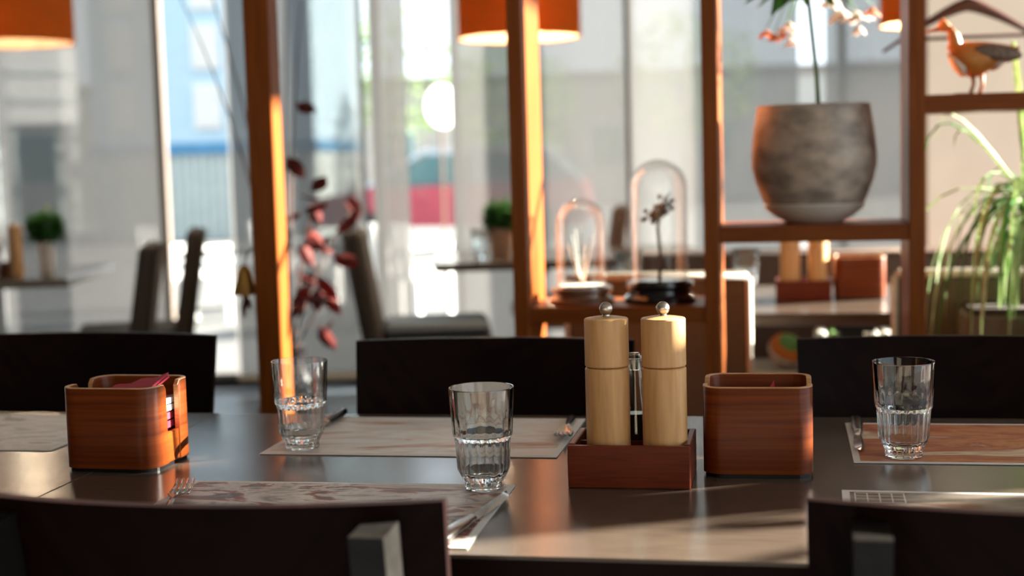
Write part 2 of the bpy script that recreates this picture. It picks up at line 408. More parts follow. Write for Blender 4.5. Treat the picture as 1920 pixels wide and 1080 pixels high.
# far window wall
m = MB(); m.box(-3.6, -3.3, 0, .12, 0, ZC, T=WT); m.box(3.45, 5.95, 0, .12, 0, ZC, T=WT); m.box(-3.3, 3.45, 0, .12, 2.85, ZC, T=WT); m.box(-3.3, 3.45, 0, .12, 0, .045, T=WT)
struct(m.build('wall_far', M_WALL))
for (a, b, bars) in ((-3.3, -.62, (-2.0,)), (-.62, .52, ()), (.52, 1.84, (.93,)), (1.84, 3.45, (2.95,))):
    window(WT, a, b, .045, 2.85, bars, fr=.026)
struct(MB().box(-3.3, 3.45, -.03, 0, 0, .06, T=WT).build('baseboard_far', M_DARKLEG))
# beige wall with brown panel on the right
PT = rot(R(27), (.49, 5.2, 0))
struct(MB().box(0, 3.03, 0, .10, 0, ZC, T=PT).build('wall_partition', M_WALL))
struct(MB().box(0, 3.02, -.02, 0, 0, .12, T=PT).build('baseboard_partition', M_DARKLEG))

# curtains: flat mesh panels hanging from a ceiling track
tr = tag(MB().box(-3.4, 3.45, -.17, -.09, 2.90, 2.94, T=WT).build('curtain_track', M_FRAME), 'long dark ceiling track carrying the sheer window panels', 'curtain track')
def panel(s0, s1, mat, label, off=-.12, folds=0):
    n = max(6, int((s1-s0)*28)); pts = []
    root = thing('panel_curtain', label, 'curtain', wp((s0+s1)/2, .05, off), WA, 'sheer window panels')
    h = (s1-s0)/2
    f = lambda x: .004*math.sin(x*9)+folds*math.sin(x*60)
    top = [(-h+2*h*i/n, f(-h+2*h*i/n)) for i in range(n+1)]
    poly = [(x, y-.0012) for x, y in top]+[(x, y+.0012) for x, y in top[::-1]]
    c = MB(); N = n+1
    vs = []; fs = []
    for z in (0.03, 2.82):
        vs += [(x, y, z) for x, y in top]
    for i in range(n): fs.append((i, i+1, N+i+1, N+i))
    c.add(vs, fs); c.build('fabric', mat, root, smooth=True)
    MB().box(-h, h, -.008, .008, 0, .03).build('bottom_bar', M_PIPING, root)
    MB().box(-h, h, -.008, .008, 2.82, 2.85).build('top_rail', M_FRAME, root)
panel(-2.5, -1.43, M_CURTBR, 'dark brownish sheer panel at the leftmost edge of the window')
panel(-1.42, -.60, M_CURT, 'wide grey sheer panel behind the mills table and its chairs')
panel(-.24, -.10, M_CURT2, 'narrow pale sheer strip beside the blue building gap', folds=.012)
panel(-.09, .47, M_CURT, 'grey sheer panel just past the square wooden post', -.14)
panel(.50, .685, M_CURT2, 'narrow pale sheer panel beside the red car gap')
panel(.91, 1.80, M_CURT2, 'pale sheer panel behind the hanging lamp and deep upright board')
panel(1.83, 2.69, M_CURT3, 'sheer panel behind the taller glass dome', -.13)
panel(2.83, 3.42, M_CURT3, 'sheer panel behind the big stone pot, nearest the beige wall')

# ------------------------------------------------------------------ outside
struct(MB().box(-60, 60, -40, 90, -.3, -.14).build('ground', M_PAVE))
def building_blue():
    t = thing('blue_building', 'pale blue clad building with white windows seen between curtain panels', 'building', (-10.6, 24, -.14), R(8))
    MB().box(-1.6, 2.4, 0, 5, 1.75, 8.5).build('cladding', M_BLUE, t)
    MB().box(-1.65, 2.45, -.05, 5, 1.55, 1.75).build('blue_band', M_BLUEDK, t)
    MB().box(-1.6, 2.4, .05, 5, 0, 1.55).build('lower_wall', M_CORR, t)
    for i in range(26):
        MB().box(-1.6+i*.155, -1.53+i*.155, -.0, .05, 0.02, 1.55).build('corrugation', M_CORR, t)
    for z in (2.0, 3.05, 4.1, 5.2, 6.3):
        for x in (-1.0, .5, 1.6):
            w = MB().box(x-.24, x+.24, -.06, .02, z, z+.78).build('window_sash', M_WHITEOUT, t)
            MB().box(x-.20, x+.20, -.075, -.06, z+.04, z+.74).build('pane', M_CERAM, w)
building_blue()
def house(label, loc, w, d, h, mat, rz=0, rows=2, cols=4):
    t = thing('rendered_building', label, 'building', loc, rz)
    MB().box(-w/2, w/2, 0, d, 0, h).build('wall_block', mat, t)
    MB().box(-w/2-.15, w/2+.15, -.15, d, h, h+.2).build('roof_edge', M_FRAME, t)
    for r_ in range(rows):
        for c in range(cols):
            x = -w/2+(c+.5)*w/cols; z = 1+r_*h/rows
            q = MB().box(x-.55, x+.55, -.05, .03, z, z+1.3).build('window_sash', M_WHITEOUT, t)
            MB().box(x-.48, x+.48, -.065, -.05, z+.06, z+1.24).build('pane', M_CARGLASS, q)
house('long grey rendered building far across the yard', (-2, 42, -.14), 22, 6, 3.6, M_GREYB, R(4), 1, 7)
house('grey rendered building behind the leftmost sheer panels', (-21.5, 31, -.14), 11, 6, 3.2, M_GREYB, R(24), 1, 3)
def added_block():  # block added and turned to the sun to give a bright patch
    t = thing('white_block', 'white block on posts, added for a bright patch outside the leftmost sheer panels', 'block', (-15.75, 28.5, -.14), R(42))
    MB().box(-.75, .75, 0, 1.6, 2.35, 4.0).build('bright_block', M_WHITEOUT, t)
    for z in (2.8, 3.4): MB().box(-.7, .7, -.03, 0, z, z+.06).build('ledge', M_CORR, t)
    for x in (-.65, .65):
        for y in (.1, 1.5): MB().box(x-.06, x+.06, y-.06, y+.06, 0, 2.35).build('leg', M_CORR, t)
added_block()
def tree(label, loc, h, r_):
    t = thing('garden_tree', label, 'tree', loc, 0, 'trees in the yard outside')
    MB().tube([(0, 0, 0), (.05, 0, h*.35), (0, .06, h*.6), (.04, 0, h*.8)], [.11, .09, .06, .03], 8).build('trunk', M_BARK, t, True)
    f = MB()
    for i in range(700):
        a = random.uniform(0, 2*PI); b = math.acos(random.uniform(-1, 1)); q = r_*random.uniform(.35, 1)**.5
        c = Vector((q*math.sin(b)*math.cos(a), q*math.sin(b)*math.sin(a), h*.68+q*.9*math.cos(b)))
        d = Vector((random.uniform(-1, 1), random.uniform(-1, 1), random.uniform(-1, .2))).normalized()*.16
        f.strip([c, c+d*.5, c+d], [.02, .07, .005], (random.uniform(-1, 1), random.uniform(-1, 1), .3))
    f.build('foliage', M_TREE, t)['kind'] = 'stuff'
tree('leafy tree beyond the clear gap with the red car', (-5.6, 29, -.14), 3.6, 1.5)
tree('leafy tree behind the dark-edged sheer panel past the post', (-9.2, 33, -.14), 5.0, 1.9)
tree('leafy tree seen dimly above the small glass dome', (-2.2, 33, -.14), 4.6, 1.7)
def car():
    t = thing('parked_car', 'red hatchback with a silver roof parked in the yard outside', 'car', (-5.0, 21.5, -.14), R(4))
    side = [(-2.1, .35), (-2.05, .78), (-1.3, .92), (2.0, .98), (2.08, .5), (2.0, .3)]
    up = [(-1.25, .92), (-.35, 1.44), (1.35, 1.46), (1.98, .98)]
    def ext(poly, y0, y1, name, mat):
        b = MB(); n = len(poly)
        b.add([(x, y0, z) for x, z in poly]+[(x, y1, z) for x, z in poly], [list(range(n)), list(range(n, 2*n))[::-1]]+[(i, n+i, n+(i+1) % n, (i+1) % n) for i in range(n)])
        return b.build(name, mat, t)
    ext(side, -.85, .85, 'car_body', M_CARRED)
    ext(up, -.72, .72, 'glasshouse', M_CARGLASS)
    ext([(-.5, 1.40), (-.2, 1.50), (1.3, 1.53), (1.6, 1.40)], -.74, .74, 'car_roof', M_CARROOF)
    for a, b_ in (((-1.28, .9), (-.32, 1.47)), ((.45, .96), (.42, 1.47)), ((1.98, .96), (1.38, 1.47))):
        MB().tube([(a[0], -.74, a[1]), (b_[0], -.72, b_[1])], .045, 6).build('pillar', M_CARROOF, t)
    for x in (-1.35, 1.35):
        for y in (-.86, .7):
            MB().lathe([(0, 0), (.18, 0), (.31, .01), (.32, .05), (.32, .13), (.3, .16), (0, .16)], 24, T=rot(0, (x, y+.16, .32), x=PI/2)).build('car_wheel', M_TYRE, t, True, 30)
car()
def patio_chair(label, loc, rz):
    t = thing('patio_chair', label, 'chair', loc, rz, 'white garden seats outside')
    MB().box(-.26, .26, -.25, .25, .40, .44, bev=.01).build('seat', M_WHITEOUT, t)
    for i in range(5): MB().box(-.24+i*.1, -.16+i*.1, .23, .26, .42, .86, T=rot(0, (0, 0, 0), x=-.12)).build('back_slat', M_WHITEOUT, t)
    for x in (-.24, .24):
        MB().box(x-.03, x+.03, -.25, .27, .62, .65, bev=.006).build('armrest', M_WHITEOUT, t)
        for y in (-.22, .22): MB().box(x-.022, x+.022, y-.022, y+.022, 0, .62 if y < 0 else .42).build('leg', M_WHITEOUT, t)
patio_chair('white slatted garden chair outside the blue building gap', (-4.95, 11.2, -.14), R(150))
patio_chair('white slatted garden chair at the edge of the blue building gap', (-4.25, 11.9, -.14), R(100))
patio_chair('white slatted garden chair in front of the red car', (-2.98, 11.0, -.14), R(160))
def bench_out():
    t = thing('garden_bench', 'long low white garden bench outside the blue building gap', 'bench', (-4.9, 12.6, -.14), R(10))
    for i in range(4): MB().box(-.9, .9, -.22+i*.115, -.12+i*.115, .40, .44).build('seat_slat', M_WHITEOUT, t)
    for x in (-.75, .75): MB().box(x-.04, x+.04, -.2, .2, 0, .40).build('leg', M_WHITEOUT, t)
bench_out()
def glint_disc():  # disc and pole added in place of a bright sun reflection
    t = thing('glint_disc', 'round white disc on a pole outside, added as a stand-in for a sun glint', 'glint', (-3.85, 15.9, -.14), R(52))
    MB().lathe([(0, 0), (.235, 0), (.245, .012), (.235, .024), (0, .024)], 40, T=rot(0, (0, .0, 1.92), x=PI/2)).build('disc', M_WHITEOUT, t)
    MB().tube([(0, .02, 0), (0, .02, 2.1)], .016, 8).build('pole', M_BARK, t)
glint_disc()

# ================================================================== DINING TABLES
def dining_table(label, x0, x1, y0, y1, mat=None):
    t = thing('dining_table', label, 'table', ((x0+x1)/2, (y0+y1)/2, 0))
    w = (x1-x0)/2; d = (y1-y0)/2
    MB().box(-w, w, -d, d, .7455, .75, bev=.001).build('table_top', T_TABLE, t)
    MB().box(-w, w, -d, d, .715, .7455).build('edge_band', M_BLACKWOOD, t)
    MB().box(-w+.06, w-.06, -d+.06, d-.06, .655, .715).build('apron', M_BLACKWOOD, t)
    for sx in (-1, 1):
        for sy in (-1, 1): MB().box(sx*(w-.06)-.035, sx*(w-.06)+.035, sy*(d-.06)-.035, sy*(d-.06)+.035, 0, .655, bev=.003).build('leg', M_BLACKWOOD, t)
    return t
dining_table('dark wooden dining table holding the mills tray and both boxes', -.929, 1.05, 1.407, 2.205)
dining_table('dark wooden dining table joined on beside the left box', -2.2, -.9305, 1.407, 2.205)

# ------------------------------------------------------------------ black chairs
def make_chair(label, loc, rz):
    t = thing('dining_chair', label, 'chair', loc, rz, 'black chairs around the near table')
    # origin on the floor under the seat, sitter faces +y; the back panel bows away from the sitter
    n = 16; wid = .24; vs = []; fs = []
    rows = [(.50, .0), (.56, -.002), (.70, -.018), (.840, -.040), (.844, -.042)]
    for side in (0, 1):
        for (z, lean) in rows:
            for i in range(n+1):
                x = -wid+2*wid*i/n
                y = -.195+lean-.042*(1-(x/wid)**2)
                vs.append((x*(1.0+.03*(z-.5)/.34), y-(.014 if side else 0), z))
    m_ = n+1; K = m_*len(rows)
    for r_ in range(len(rows)-1):
        for i in range(n):
            a = r_*m_+i
            fs.append((a, a+1, a+1+m_, a+m_)); fs.append((K+a, K+a+m_, K+a+1+m_, K+a+1))
    for i in range(n):
        fs.append((i, K+i, K+i+1, i+1)); a = (len(rows)-1)*m_+i; fs.append((a, a+1, K+a+1, K+a))
    for r_ in range(len(rows)-1):
        a = r_*m_; fs.append((a, a+m_, K+a+m_, K+a)); a += n; fs.append((a, K+a, K+a+m_, a+m_))
    MB().add(vs, fs).build('backrest', M_BLACKWOOD, t, True, 35)
    for s in (-1, 1):
        x = s*.192
        b = MB()
        # rear post carries on as the rear leg
        pts = [(-.255, .44), (-.318, .826), (-.262, .829), (-.205, .44), (-.235, 0.0), (-.275, 0.0)]
        lo = len(pts)
        b.add([(x-.0165, y, z) for y, z in pts]+[(x+.0165, y, z) for y, z in pts], [list(range(lo)), list(range(lo, 2*lo))[::-1]]+[(i, lo+i, lo+(i+1) % lo, (i+1) % lo) for i in range(lo)])
        b.build('rear_leg', M_CHAIRPOST, t)
        MB().box(x-.019, x+.019, .17, .208, 0, .43, bev=.002).build('front_leg', M_CHAIRPOST, t)
        MB().box(x-.015, x+.015, -.205, .17, .385, .43).build('side_rail', M_CHAIRPOST, t)
    MB().box(-.225, .225, -.19, .225, .432, .462, bev=.008).build('seat', M_BLACKWOOD, t)
    return t
c0 = make_chair('black wooden chair with its back to the camera before the steel fork', (-.562, 1.507, 0), 0)
dup(c0, (.262, 1.537, 0), 0, 'black wooden chair with its back to the camera in the lower right')
dup(c0, (-.505, 2.17, 0), PI, 'black wooden chair across the table behind the front tumbler')
dup(c0, (-1.315, 2.27, 0), PI-R(3), 'black wooden chair across the table behind the left box')
dup(c0, (.262, 2.17, 0), PI, 'black wooden chair across the table behind the right tumbler')

# ------------------------------------------------------------------ placemats
ZT = .7505
def placemat(label, x0, x1, y0, y1, pm_, rz=0, grid=False):
    cx, cy = (x0+x1)/2, (y0+y1)/2; w = (x1-x0)/2; d = (y1-y0)/2
    t = thing('placemat', label, 'placemat', (cx, cy, ZT), rz, 'printed paper placemats')
    MB().box(-w, w, -d, d, 0, .0010).build('paper', M_MATBASE, t)
    MB().box(-w+.009, w-.009, -d+.009, d-.009, .0010, .0013).build('print', pm_, t)
    if grid:
        g = MB()
        for i in range(5): g.box(-w+.014+i*.014, -w+.0155+i*.014, d-.060, d-.014, .0013, .0015)
        for i in range(4): g.box(-w+.014, -w+.072, d-.060+i*.015, d-.0585+i*.015, .0013, .0015)
        g.build('printed_grid', M_MATBASE, t)
placemat('smoky brown printed placemat under the front tumbler', -.760, -.335, 1.426, 1.716, M_PR_NEAR, R(.6))
placemat('cream and peach printed placemat under the left tumbler', -.738, -.311, 1.884, 2.171, M_PR_MID)
placemat('rust red printed placemat under the right tumbler', .083, .508, 1.876, 2.152, M_PR_RIGHT)
placemat('brown printed placemat with a white grid before the right black chair', .059, .484, 1.430, 1.716, M_PR_FOUR, R(-1), True)
placemat('grey printed placemat behind the left box', -1.485, -1.062, 1.888, 2.171, M_PR_LEFT)

# ------------------------------------------------------------------ tumblers
def tumbler_mb():
    n = 120
    outer = [(.0, .0, 0), (.0225, .0, 0), (.0242, .0012, 0), (.0245, .004, 0), (.0240, .0095, 0), (.0262, .0125, .3), (.0325, .0255, 1), (.0331, .031, 1), (.0346, .060, 1), (.0350, .0635, .4), (.0366, .0665, 0), (.0374, .0690, 0), (.0374, .0715, 0), (.0378, .078, 0), (.0404, .1255, 0), (.0400, .127, 0)]
    inner = [(.0386, .1268, 0), (.0381, .1250, 0), (.0357, .092, 0), (.0352, .088, .7), (.0347, .0765, .7), (.0342, .0725, .3), (.0322, .067, 0), (.0318, .060, 0), (.0304, .032, 0), (.0285, .0235, 0), (.021, .0185, 0), (.0, .0175, 0)]
    prof = [(r, z) for r, z, _ in outer+inner]; amp = [a for _, _, a in outer+inner]
    fl = 20
    def mod(q, a):
        if not amp[q]: return 1
        x = (a*fl/(2*PI)) % 1
        return 1-amp[q]*.042*(math.sin(PI*x)**.6)
    return MB().lathe(prof, n, rmod=mod)
tb = tumbler_mb().build('tumbler', M_GLASS, None, True, 40)
tb.location = (-.372, 1.697, .752)
tag(tb, 'clear stepped glass tumbler nearest the camera beside the mills tray', 'glass', 'stepped glass tumblers')
me2 = tb.data.copy(); me2.materials.append(M_TUMBTHIN)
for p_ in me2.polygons:
    if p_.center.z > .030 and not .0600 < p_.center.z < .0695: p_.material_index = 1
tb2 = tb.copy(); tb2.data = me2
for loc, rz, lab in (((-.688, 1.925, .752), .1, 'clear stepped glass tumbler on the cream placemat near the left box'), ((.149, 1.916, .752), .2, 'clear stepped glass tumbler on the rust red placemat')):
    c = (tb2 if rz < .15 else tb).copy(); COL.objects.link(c); c.location = loc; c.rotation_euler = (0, 0, rz); c['label'] = lab

# ------------------------------------------------------------------ condiment tray and mills
def tray(label, loc, rz=0):
    t = thing('condiment_tray', label, 'tray', loc, rz, 'condiment trays')
    w, d, h, th = .0755, .0595, .053, .008
    MB().box(-w, w, -d, -d+th, 0, h, bev=.0012).build('front_board', M_TRAY, t)
    MB().box(-w, w, d-th, d, 0, h, bev=.0012).build('back_board', M_TRAY, t)
    for s in (-1, 1): MB().box(min(s*w, s*(w-th)), max(s*w, s*(w-th)), -d+th+.0006, d-th-.0006, 0.0, h+.001, bev=.0012).build('side_board', M_TRAY, t)
    MB().box(-w+th, w-th, -d+th, d-th, .0015, .006).build('bottom_board', M_TRAY, t)
    MB().box(-w+th, w-th, .004, .009, .006, h-.006).build('divider', M_TRAY, t)
    return t
tr0 = tray('low red-brown wooden tray holding two pale mills and oil bottles', (-.1935, 1.7715, .7502))
def mill(label, loc, rz):
    t = thing('pepper_mill', label, 'mill', loc, rz, 'tall pale wooden mills')
    r_ = .0277
    MB().lathe([(0, 0), (r_-.001, 0), (r_, .001), (r_, .137), (r_-.0012, .1385), (r_-.003, .1392), (0, .1392)], 48).build('body', M_MILL, t, True, 30)
    MB().lathe([(0, .1398), (r_-.0035, .1398), (r_-.001, .1402), (r_, .1415), (r_, .1985), (r_-.0012, .2), (r_*.6, .2018), (.004, .2028), (0, .2028)], 48).build('cap', M_MILL, t, True, 30)
    k = MB(); k.ell((0, 0, .2118), .0084, .0084, .0084, 24, 14); k.lathe([(0, .2020), (.005, .2020), (.0045, .2045), (0, .2045)], 16)
    k.build('knob', M_KNOB, t, True, 40)
    return t
ml0 = mill('pale wooden mill standing nearer the front tumbler', (-.2225, 1.754, .7568), 0)
ml1 = dup(ml0, (-.1515, 1.754, .7568), 1.3, 'pale wooden mill standing nearer the right box')
def bottle(label, loc, fill):
    t = thing('oil_bottle', label, 'bottle', loc, 0, 'oil and vinegar bottles')
    prof = [(0, 0), (.0200, 0), (.0210, .003), (.0208, .02), (.0175, .06), (.0115, .105), (.0085, .132), (.0095, .136), (.0095, .140), (.0080, .140), (.0070, .132), (.0100, .105), (.0160, .06), (.0192, .02), (.0190, .006), (0, .005)]
    MB().lathe(prof, 32).build('bottle_glass', M_BOTTLE, t, True, 40)
    MB().lathe([(0, .0056), (.0184, .0062), (.0186, .02), (.0158, .055), (.0140, .072), (0, .072)], 28).build('liquid', fill, t, True, 40)
    MB().lathe([(0, .128), (.0064, .128), (.0064, .1405), (.010, .1415), (.0095, .147), (.006, .150), (0, .150)], 20).build('stopper', M_BOTTLE, t, True, 40)
bottle('small glass bottle of golden oil behind the mill nearer the box', (-.1475, 1.8015, .7567), M_OIL)
bottle('small glass bottle of dark vinegar between the two mills', (-.193, 1.8015, .7567), M_DARKOIL)

# ------------------------------------------------------------------ bent-ply napkin boxes
def rrect_path(w, d, r_, n=8):
    p = []
    for cx, cy, a in ((w-r_, -d+r_, -PI/2), (w-r_, d-r_, 0), (-w+r_, d-r_, PI/2), (-w+r_, -d+r_, PI)):
        p += arc(cx, cy, r_, a, a+PI/2, n)
    return p
def ribbon(name, outer, inner, z0, z1, parent, endround=0.008):
    # an open wall running along a path, its upper corners eased at both ends
    n = len(outer); b = MB(); vs = []; fs = []
    L = [0]
    for i in range(1, n): L.append(L[-1]+math.dist(outer[i], outer[i-1]))
    for i in range(n):
        e = min(L[i], L[-1]-L[i]); zt = z1
        if e < endround: zt = z1-(endround-math.sqrt(max(0, endround**2-(endround-e)**2)))*.8
        (xo, yo), (xi, yi) = outer[i], inner[i]
        vs += [(xo, yo, z0), (xo, yo, zt-.001), (xo*.93+xi*.07, yo*.93+yi*.07, zt), (xo*.07+xi*.93, yo*.07+yi*.93, zt), (xi, yi, zt-.001), (xi, yi, z0)]
    for i in range(n-1):
        for k in range(6):
            fs.append((i*6+k, (i+1)*6+k, (i+1)*6+(k+1) % 6, i*6+(k+1) % 6))
    b.add(vs, fs); b.mi = [1 if (k % 6) in (1, 2, 3) else 0 for k in range(len(b.f))]
    b.add([vs[k] for k in range(6)], [list(range(6))], 1); b.add([vs[(n-1)*6+k] for k in range(6)], [list(range(6))[::-1]], 1)
    o = b.build(name, [M_BOX, M_BOXEDGE], parent, True, 40)
    return o
def napkin_box(label, loc, rz):
    t = thing('napkin_box', label, 'napkin box', loc, rz, 'bent plywood napkin boxes')
    w, d, r_, th = .0685, .0620, .024, .0065
    z0, z1 = .005, .115
    n = 8
    def half(sgn):
        g = .018           # half the slot
        o = [(-w, -g)]+[(-w, -g-(d-r_-g)*i/4) for i in range(1, 5)]
        o += arc(-w+r_, -d+r_, r_, PI, 1.5*PI, n)[1:]+[(-w+r_+(2*w-2*r_)*i/6, -d) for i in range(1, 6)]+arc(w-r_, -d+r_, r_, 1.5*PI, 2*PI, n)
        o += [(w, -d+r_+(d-r_-g)*i/4) for i in range(1, 5)]
        ww, dd, ri = w-th, d-th, r_-th
        q = [(-ww, -g)]+[(-ww, -g-(dd-ri-g)*i/4) for i in range(1, 5)]
        q += arc(-ww+ri, -dd+ri, ri, PI, 1.5*PI, n)[1:]+[(-ww+ri+(2*ww-2*ri)*i/6, -dd) for i in range(1, 6)]+arc(ww-ri, -dd+ri, ri, 1.5*PI, 2*PI, n)
        q += [(ww, -dd+ri+(dd-ri-g)*i/4) for i in range(1, 5)]
        if sgn > 0: o = [(-x, -y) for x, y in o]; q = [(-x, -y) for x, y in q]
        return o, q
    o, q = half(-1); ribbon('front_shell', o, q, z0, z1, t)
    o, q = half(1); ribbon('back_shell', o, q, z0, z1, t)
    for s in (-1, 1):
        MB().box(min(s*(w-.001), s*(w-th)), max(s*(w-.001), s*(w-th)), -.0178, .0178, z0, .047, bev=.001).build('side_piece', M_BOX, t)
    MB().prism([(x*.965, y*.965) for x, y in rrect_path(w, d, r_)], 0, .0055).build('base', M_BLACKPL, t)
    return t
b0 = napkin_box('bent wooden napkin box with red and white napkins on the left', (-.903, 1.818, .7502), R(-2))
dup(b0, (-.039, 1.841, .7502), R(.5), 'bent wooden napkin box standing next to the condiment tray')
def napkin(label, loc, mat, w, d, h, rx=0, ry=0, rz=0):
    t = thing('paper_napkin', label, 'napkin', loc, rz, 'folded paper napkins')
    t.rotation_euler = (rx, ry, rz)
    n = 10
    for k in range(2):
        b = MB(); vs = []; fs = []
        for side in (0, 1):
            for i in range(n+1):
                for j in range(2):
                    x = -w/2+w*i/n
                    vs.append((x, (-d/2 if j == 0 else d/2), k*h/2+side*h*.42+.0015*math.sin(i*1.3+k)))
        K = 2*(n+1)
        for i in range(n):
            a = 2*i; fs += [(a, a+1, a+3, a+2), (K+a, K+a+2, K+a+3, K+a+1), (a, a+2, K+a+2, K+a), (a+1, K+a+1, K+a+3, a+3)]
        fs += [(0, K, K+1, 1), (2*n, 2*n+1, K+2*n+1, K+2*n)]
        b.add(vs, fs); b.build('folded_layer', mat, t, True, 30)
napkin('pink red folded napkin lowest in the left box', (-.9, 1.818, .760), M_NAPRED, .112, .10, .036)
napkin('red folded napkin in the middle of the left box', (-.9, 1.818, .799), M_NAPRED, .110, .098, .022)
napkin('white folded napkin showing through the slot of the left box', (-.9, 1.818, .823), M_NAPWHITE, .112, .098, .018, 0, 0, R(-3))
napkin('loose red napkin poking above the rim of the left box', (-.888, 1.812, .853), M_NAPRED, .08, .075, .007, R(6), R(-12), R(6))
napkin('red folded napkin inside the box by the condiment tray', (-.039, 1.841, .760), M_NAPRED, .112, .10, .07)
def red_tip():
    o = MB().add([(-.013, 0, 0), (.012, .004, 0), (.008, .008, .034), (-.013, .0012, 0), (.012, .0052, 0), (.008, .0092, .034)], [(0, 1, 2), (5, 4, 3), (0, 3, 4, 1), (1, 4, 5, 2), (2, 5, 3, 0)]).build('napkin_tip', M_NAPRED)
    o.location = (-.026, 1.822, .8325); tag(o, 'pointed red napkin corner above the rim of the tray-side box', 'napkin')
red_tip()

# ------------------------------------------------------------------ cutlery
def fork(label, loc, rz, hmat):
    t = thing('fork', label, 'fork', loc, rz, 'table forks')
    # tines point to +y; origin at the middle
    h = MB(); pts = [(0, -.095, .003), (0, -.06, .0045), (0, -.02, .006), (0, .015, .009)]
    h.tube(pts, [.0062, .0066, .004, .0032], 10, flat=.45); h.build('handle', hmat, t, True, 60)
    g = MB()
    ys = [.012, .03, .042, .052]; ws = [.0034, .0095, .0122, .0122]; zs = [.0088, .0075, .005, .004]
    vs = []; fs = []
    for k in (0, 1):
        for y, w, z in zip(ys, ws, zs):
            vs += [(-w, y, z+.0022+k*.0016), (0, y, z+k*.0016), (w, y, z+.0022+k*.0016)]
    for i in range(3):
        for c in range(2):
            a = i*3+c; fs += [(a, a+1, a+4, a+3), (12+a, 12+a+3, 12+a+4, 12+a+1)]
        for c in (0, 2): a = i*3+c; fs.append((a, a+3, 12+a+3, 12+a))
    fs += [(0, 12, 13, 1), (1, 13, 14, 2), (9, 10, 22, 21), (10, 11, 23, 22)]
    g.add(vs, fs); g.build('head', M_STEEL, t, True, 40)
    for x in (-.0105, -.0035, .0035, .0105):
        MB().tube([(x, .050, .0062), (x, .07, .0060), (x*.98, .085, .0085), (x*.97, .098, .0138)], [.0028, .0027, .0023, .0012], 8, flat=.7).build('tine', M_STEEL, t, True)
    return t
f0 = fork('steel fork lying beside the left end of the smoky placemat', (-.729, 1.567, .7520), R(13), M_STEEL)
f1 = fork('steel fork with a dark handle on the cream placemat', (-.325, 2.075, .7520), PI+R(4), M_BLACKPL)
def knife(label, loc, rz, hmat, bend=0):
    t = thing('knife', label, 'knife', loc, rz, 'table knives')
    b = MB(); prof = [(-.010, .0052), (.02, .0075), (.06, .0088), (.085, .0080), (.098, .005), (.105, .0008)]
    vs = []; fs = []; n = len(prof)
    for y, w in prof: vs += [(-w*.55, y, .0045), (-w*.2, y, .0068), (w, y, .0034), (-w*.2, y, .003)]
    for i in range(n-1):
        for k in range(4): fs.append((i*4+k, i*4+(k+1) % 4, i*4+4+(k+1) % 4, i*4+4+k))
    fs += [(0, 3, 2, 1), tuple((n-1)*4+k for k in range(4))]
    b.add(vs, fs); b.build('blade', M_STEEL, t, True, 30)
    MB().tube([(0, -.018, .0055), (0, -.008, .0052)], [.0062, .0058], 12, flat=.8).build('ferrule', M_STEEL, t, True, 50)
    MB().tube([(0, -.016, .0060), (.001, -.04, .0068), (.003+bend, -.08, .0072), (.007+bend*2, -.108, .0066), (.008+bend*2, -.113, .006)], [.0062, .0078, .0088, .0078, .004], 12, flat=.75).build('handle', hmat, t, True, 60)
    return t
knife('steel knife lying along the right end of the smoky placemat', (-.350, 1.540, .7520), R(-7), M_STEEL, -.003).scale = (1.12, 1.12, 1.0)
knife('table knife with a dark handle on the rust red placemat', (.097, 2.041, .7520), PI-R(1), M_BLACKPL, -.003)
knife('table knife at the far left corner of the cream placemat', (-.706, 2.075, .7520), PI-R(2), M_BLACKPL)

# ================================================================== WOODEN DIVIDER
DY0, DY1 = 3.10, 3.33
def divider():
    t = thing('room_divider', 'amber stained open shelf divider behind the far black chairs', 'shelf', (0, DY0, 0))
    dp = DY1-DY0
    for x in (-.583, -.160, .270, .695):
        MB().box(x-.0165, x+.0165, 0, dp, 0, ZC-.002, bev=.0015).build('upright', M_ORANGEWOOD, t)
    xs = (-.583, -.160, .270, .695)
    for a, zs in ((0, (.827, .40)), (1, (1.0, .45, 1.86)), (2, (1.267, .42, 2.0)), (0, (1.95,))):
        for z in zs:
            MB().box(xs[a]+.0168, xs[a+1]-.0168, .002, dp-.002, z-.036, z, bev=.0015).build('shelf_board', M_SHELFWOOD, t)
    for a in (0, 1, 2): MB().box(xs[a]+.0168, xs[a+1]-.0168, .01, dp-.01, .06, .09).build('bottom_rail', M_SHELFWOOD, t)
divider()
pt = MB().box(-.031, .031, 0, .062, 0, ZC-.002, bev=.003).build('square_post', M_ORANGEWOOD)
pt.location = (-1.178, 3.10, 0); tag(pt, 'square amber wooden post standing clear beside the divider', 'post')
def ornament():
    t = thing('gold_ornament', 'small gold bell ornament hanging by the square wooden post', 'ornament', (-1.247, 3.14, .86))
    MB().lathe([(0, .068), (.008, .066), (.016, .055), (.021, .03), (.028, .008), (.031, 0), (.029, 0), (.019, .03), (.014, .053), (0, .062)], 24).build('bell', M_GOLD, t, True, 50)
    MB().ell((0, 0, -.004), .008, .008, .008, 12, 8).build('clapper', M_GOLD, t, True)
    MB().tube([(0, 0, .066), (.01, 0, .10), (.036, .0, .118)], .002, 6).build('cord', M_TWIG, t)
    for dx, dz in ((.012, -.035), (-.006, -.055)): MB().tube([(0, 0, -.004), (dx*.5, 0, dz*.5), (dx, 0, dz)], [.002, .007, .002], 6).build('tassel', M_LEAFRED, t)
ornament()

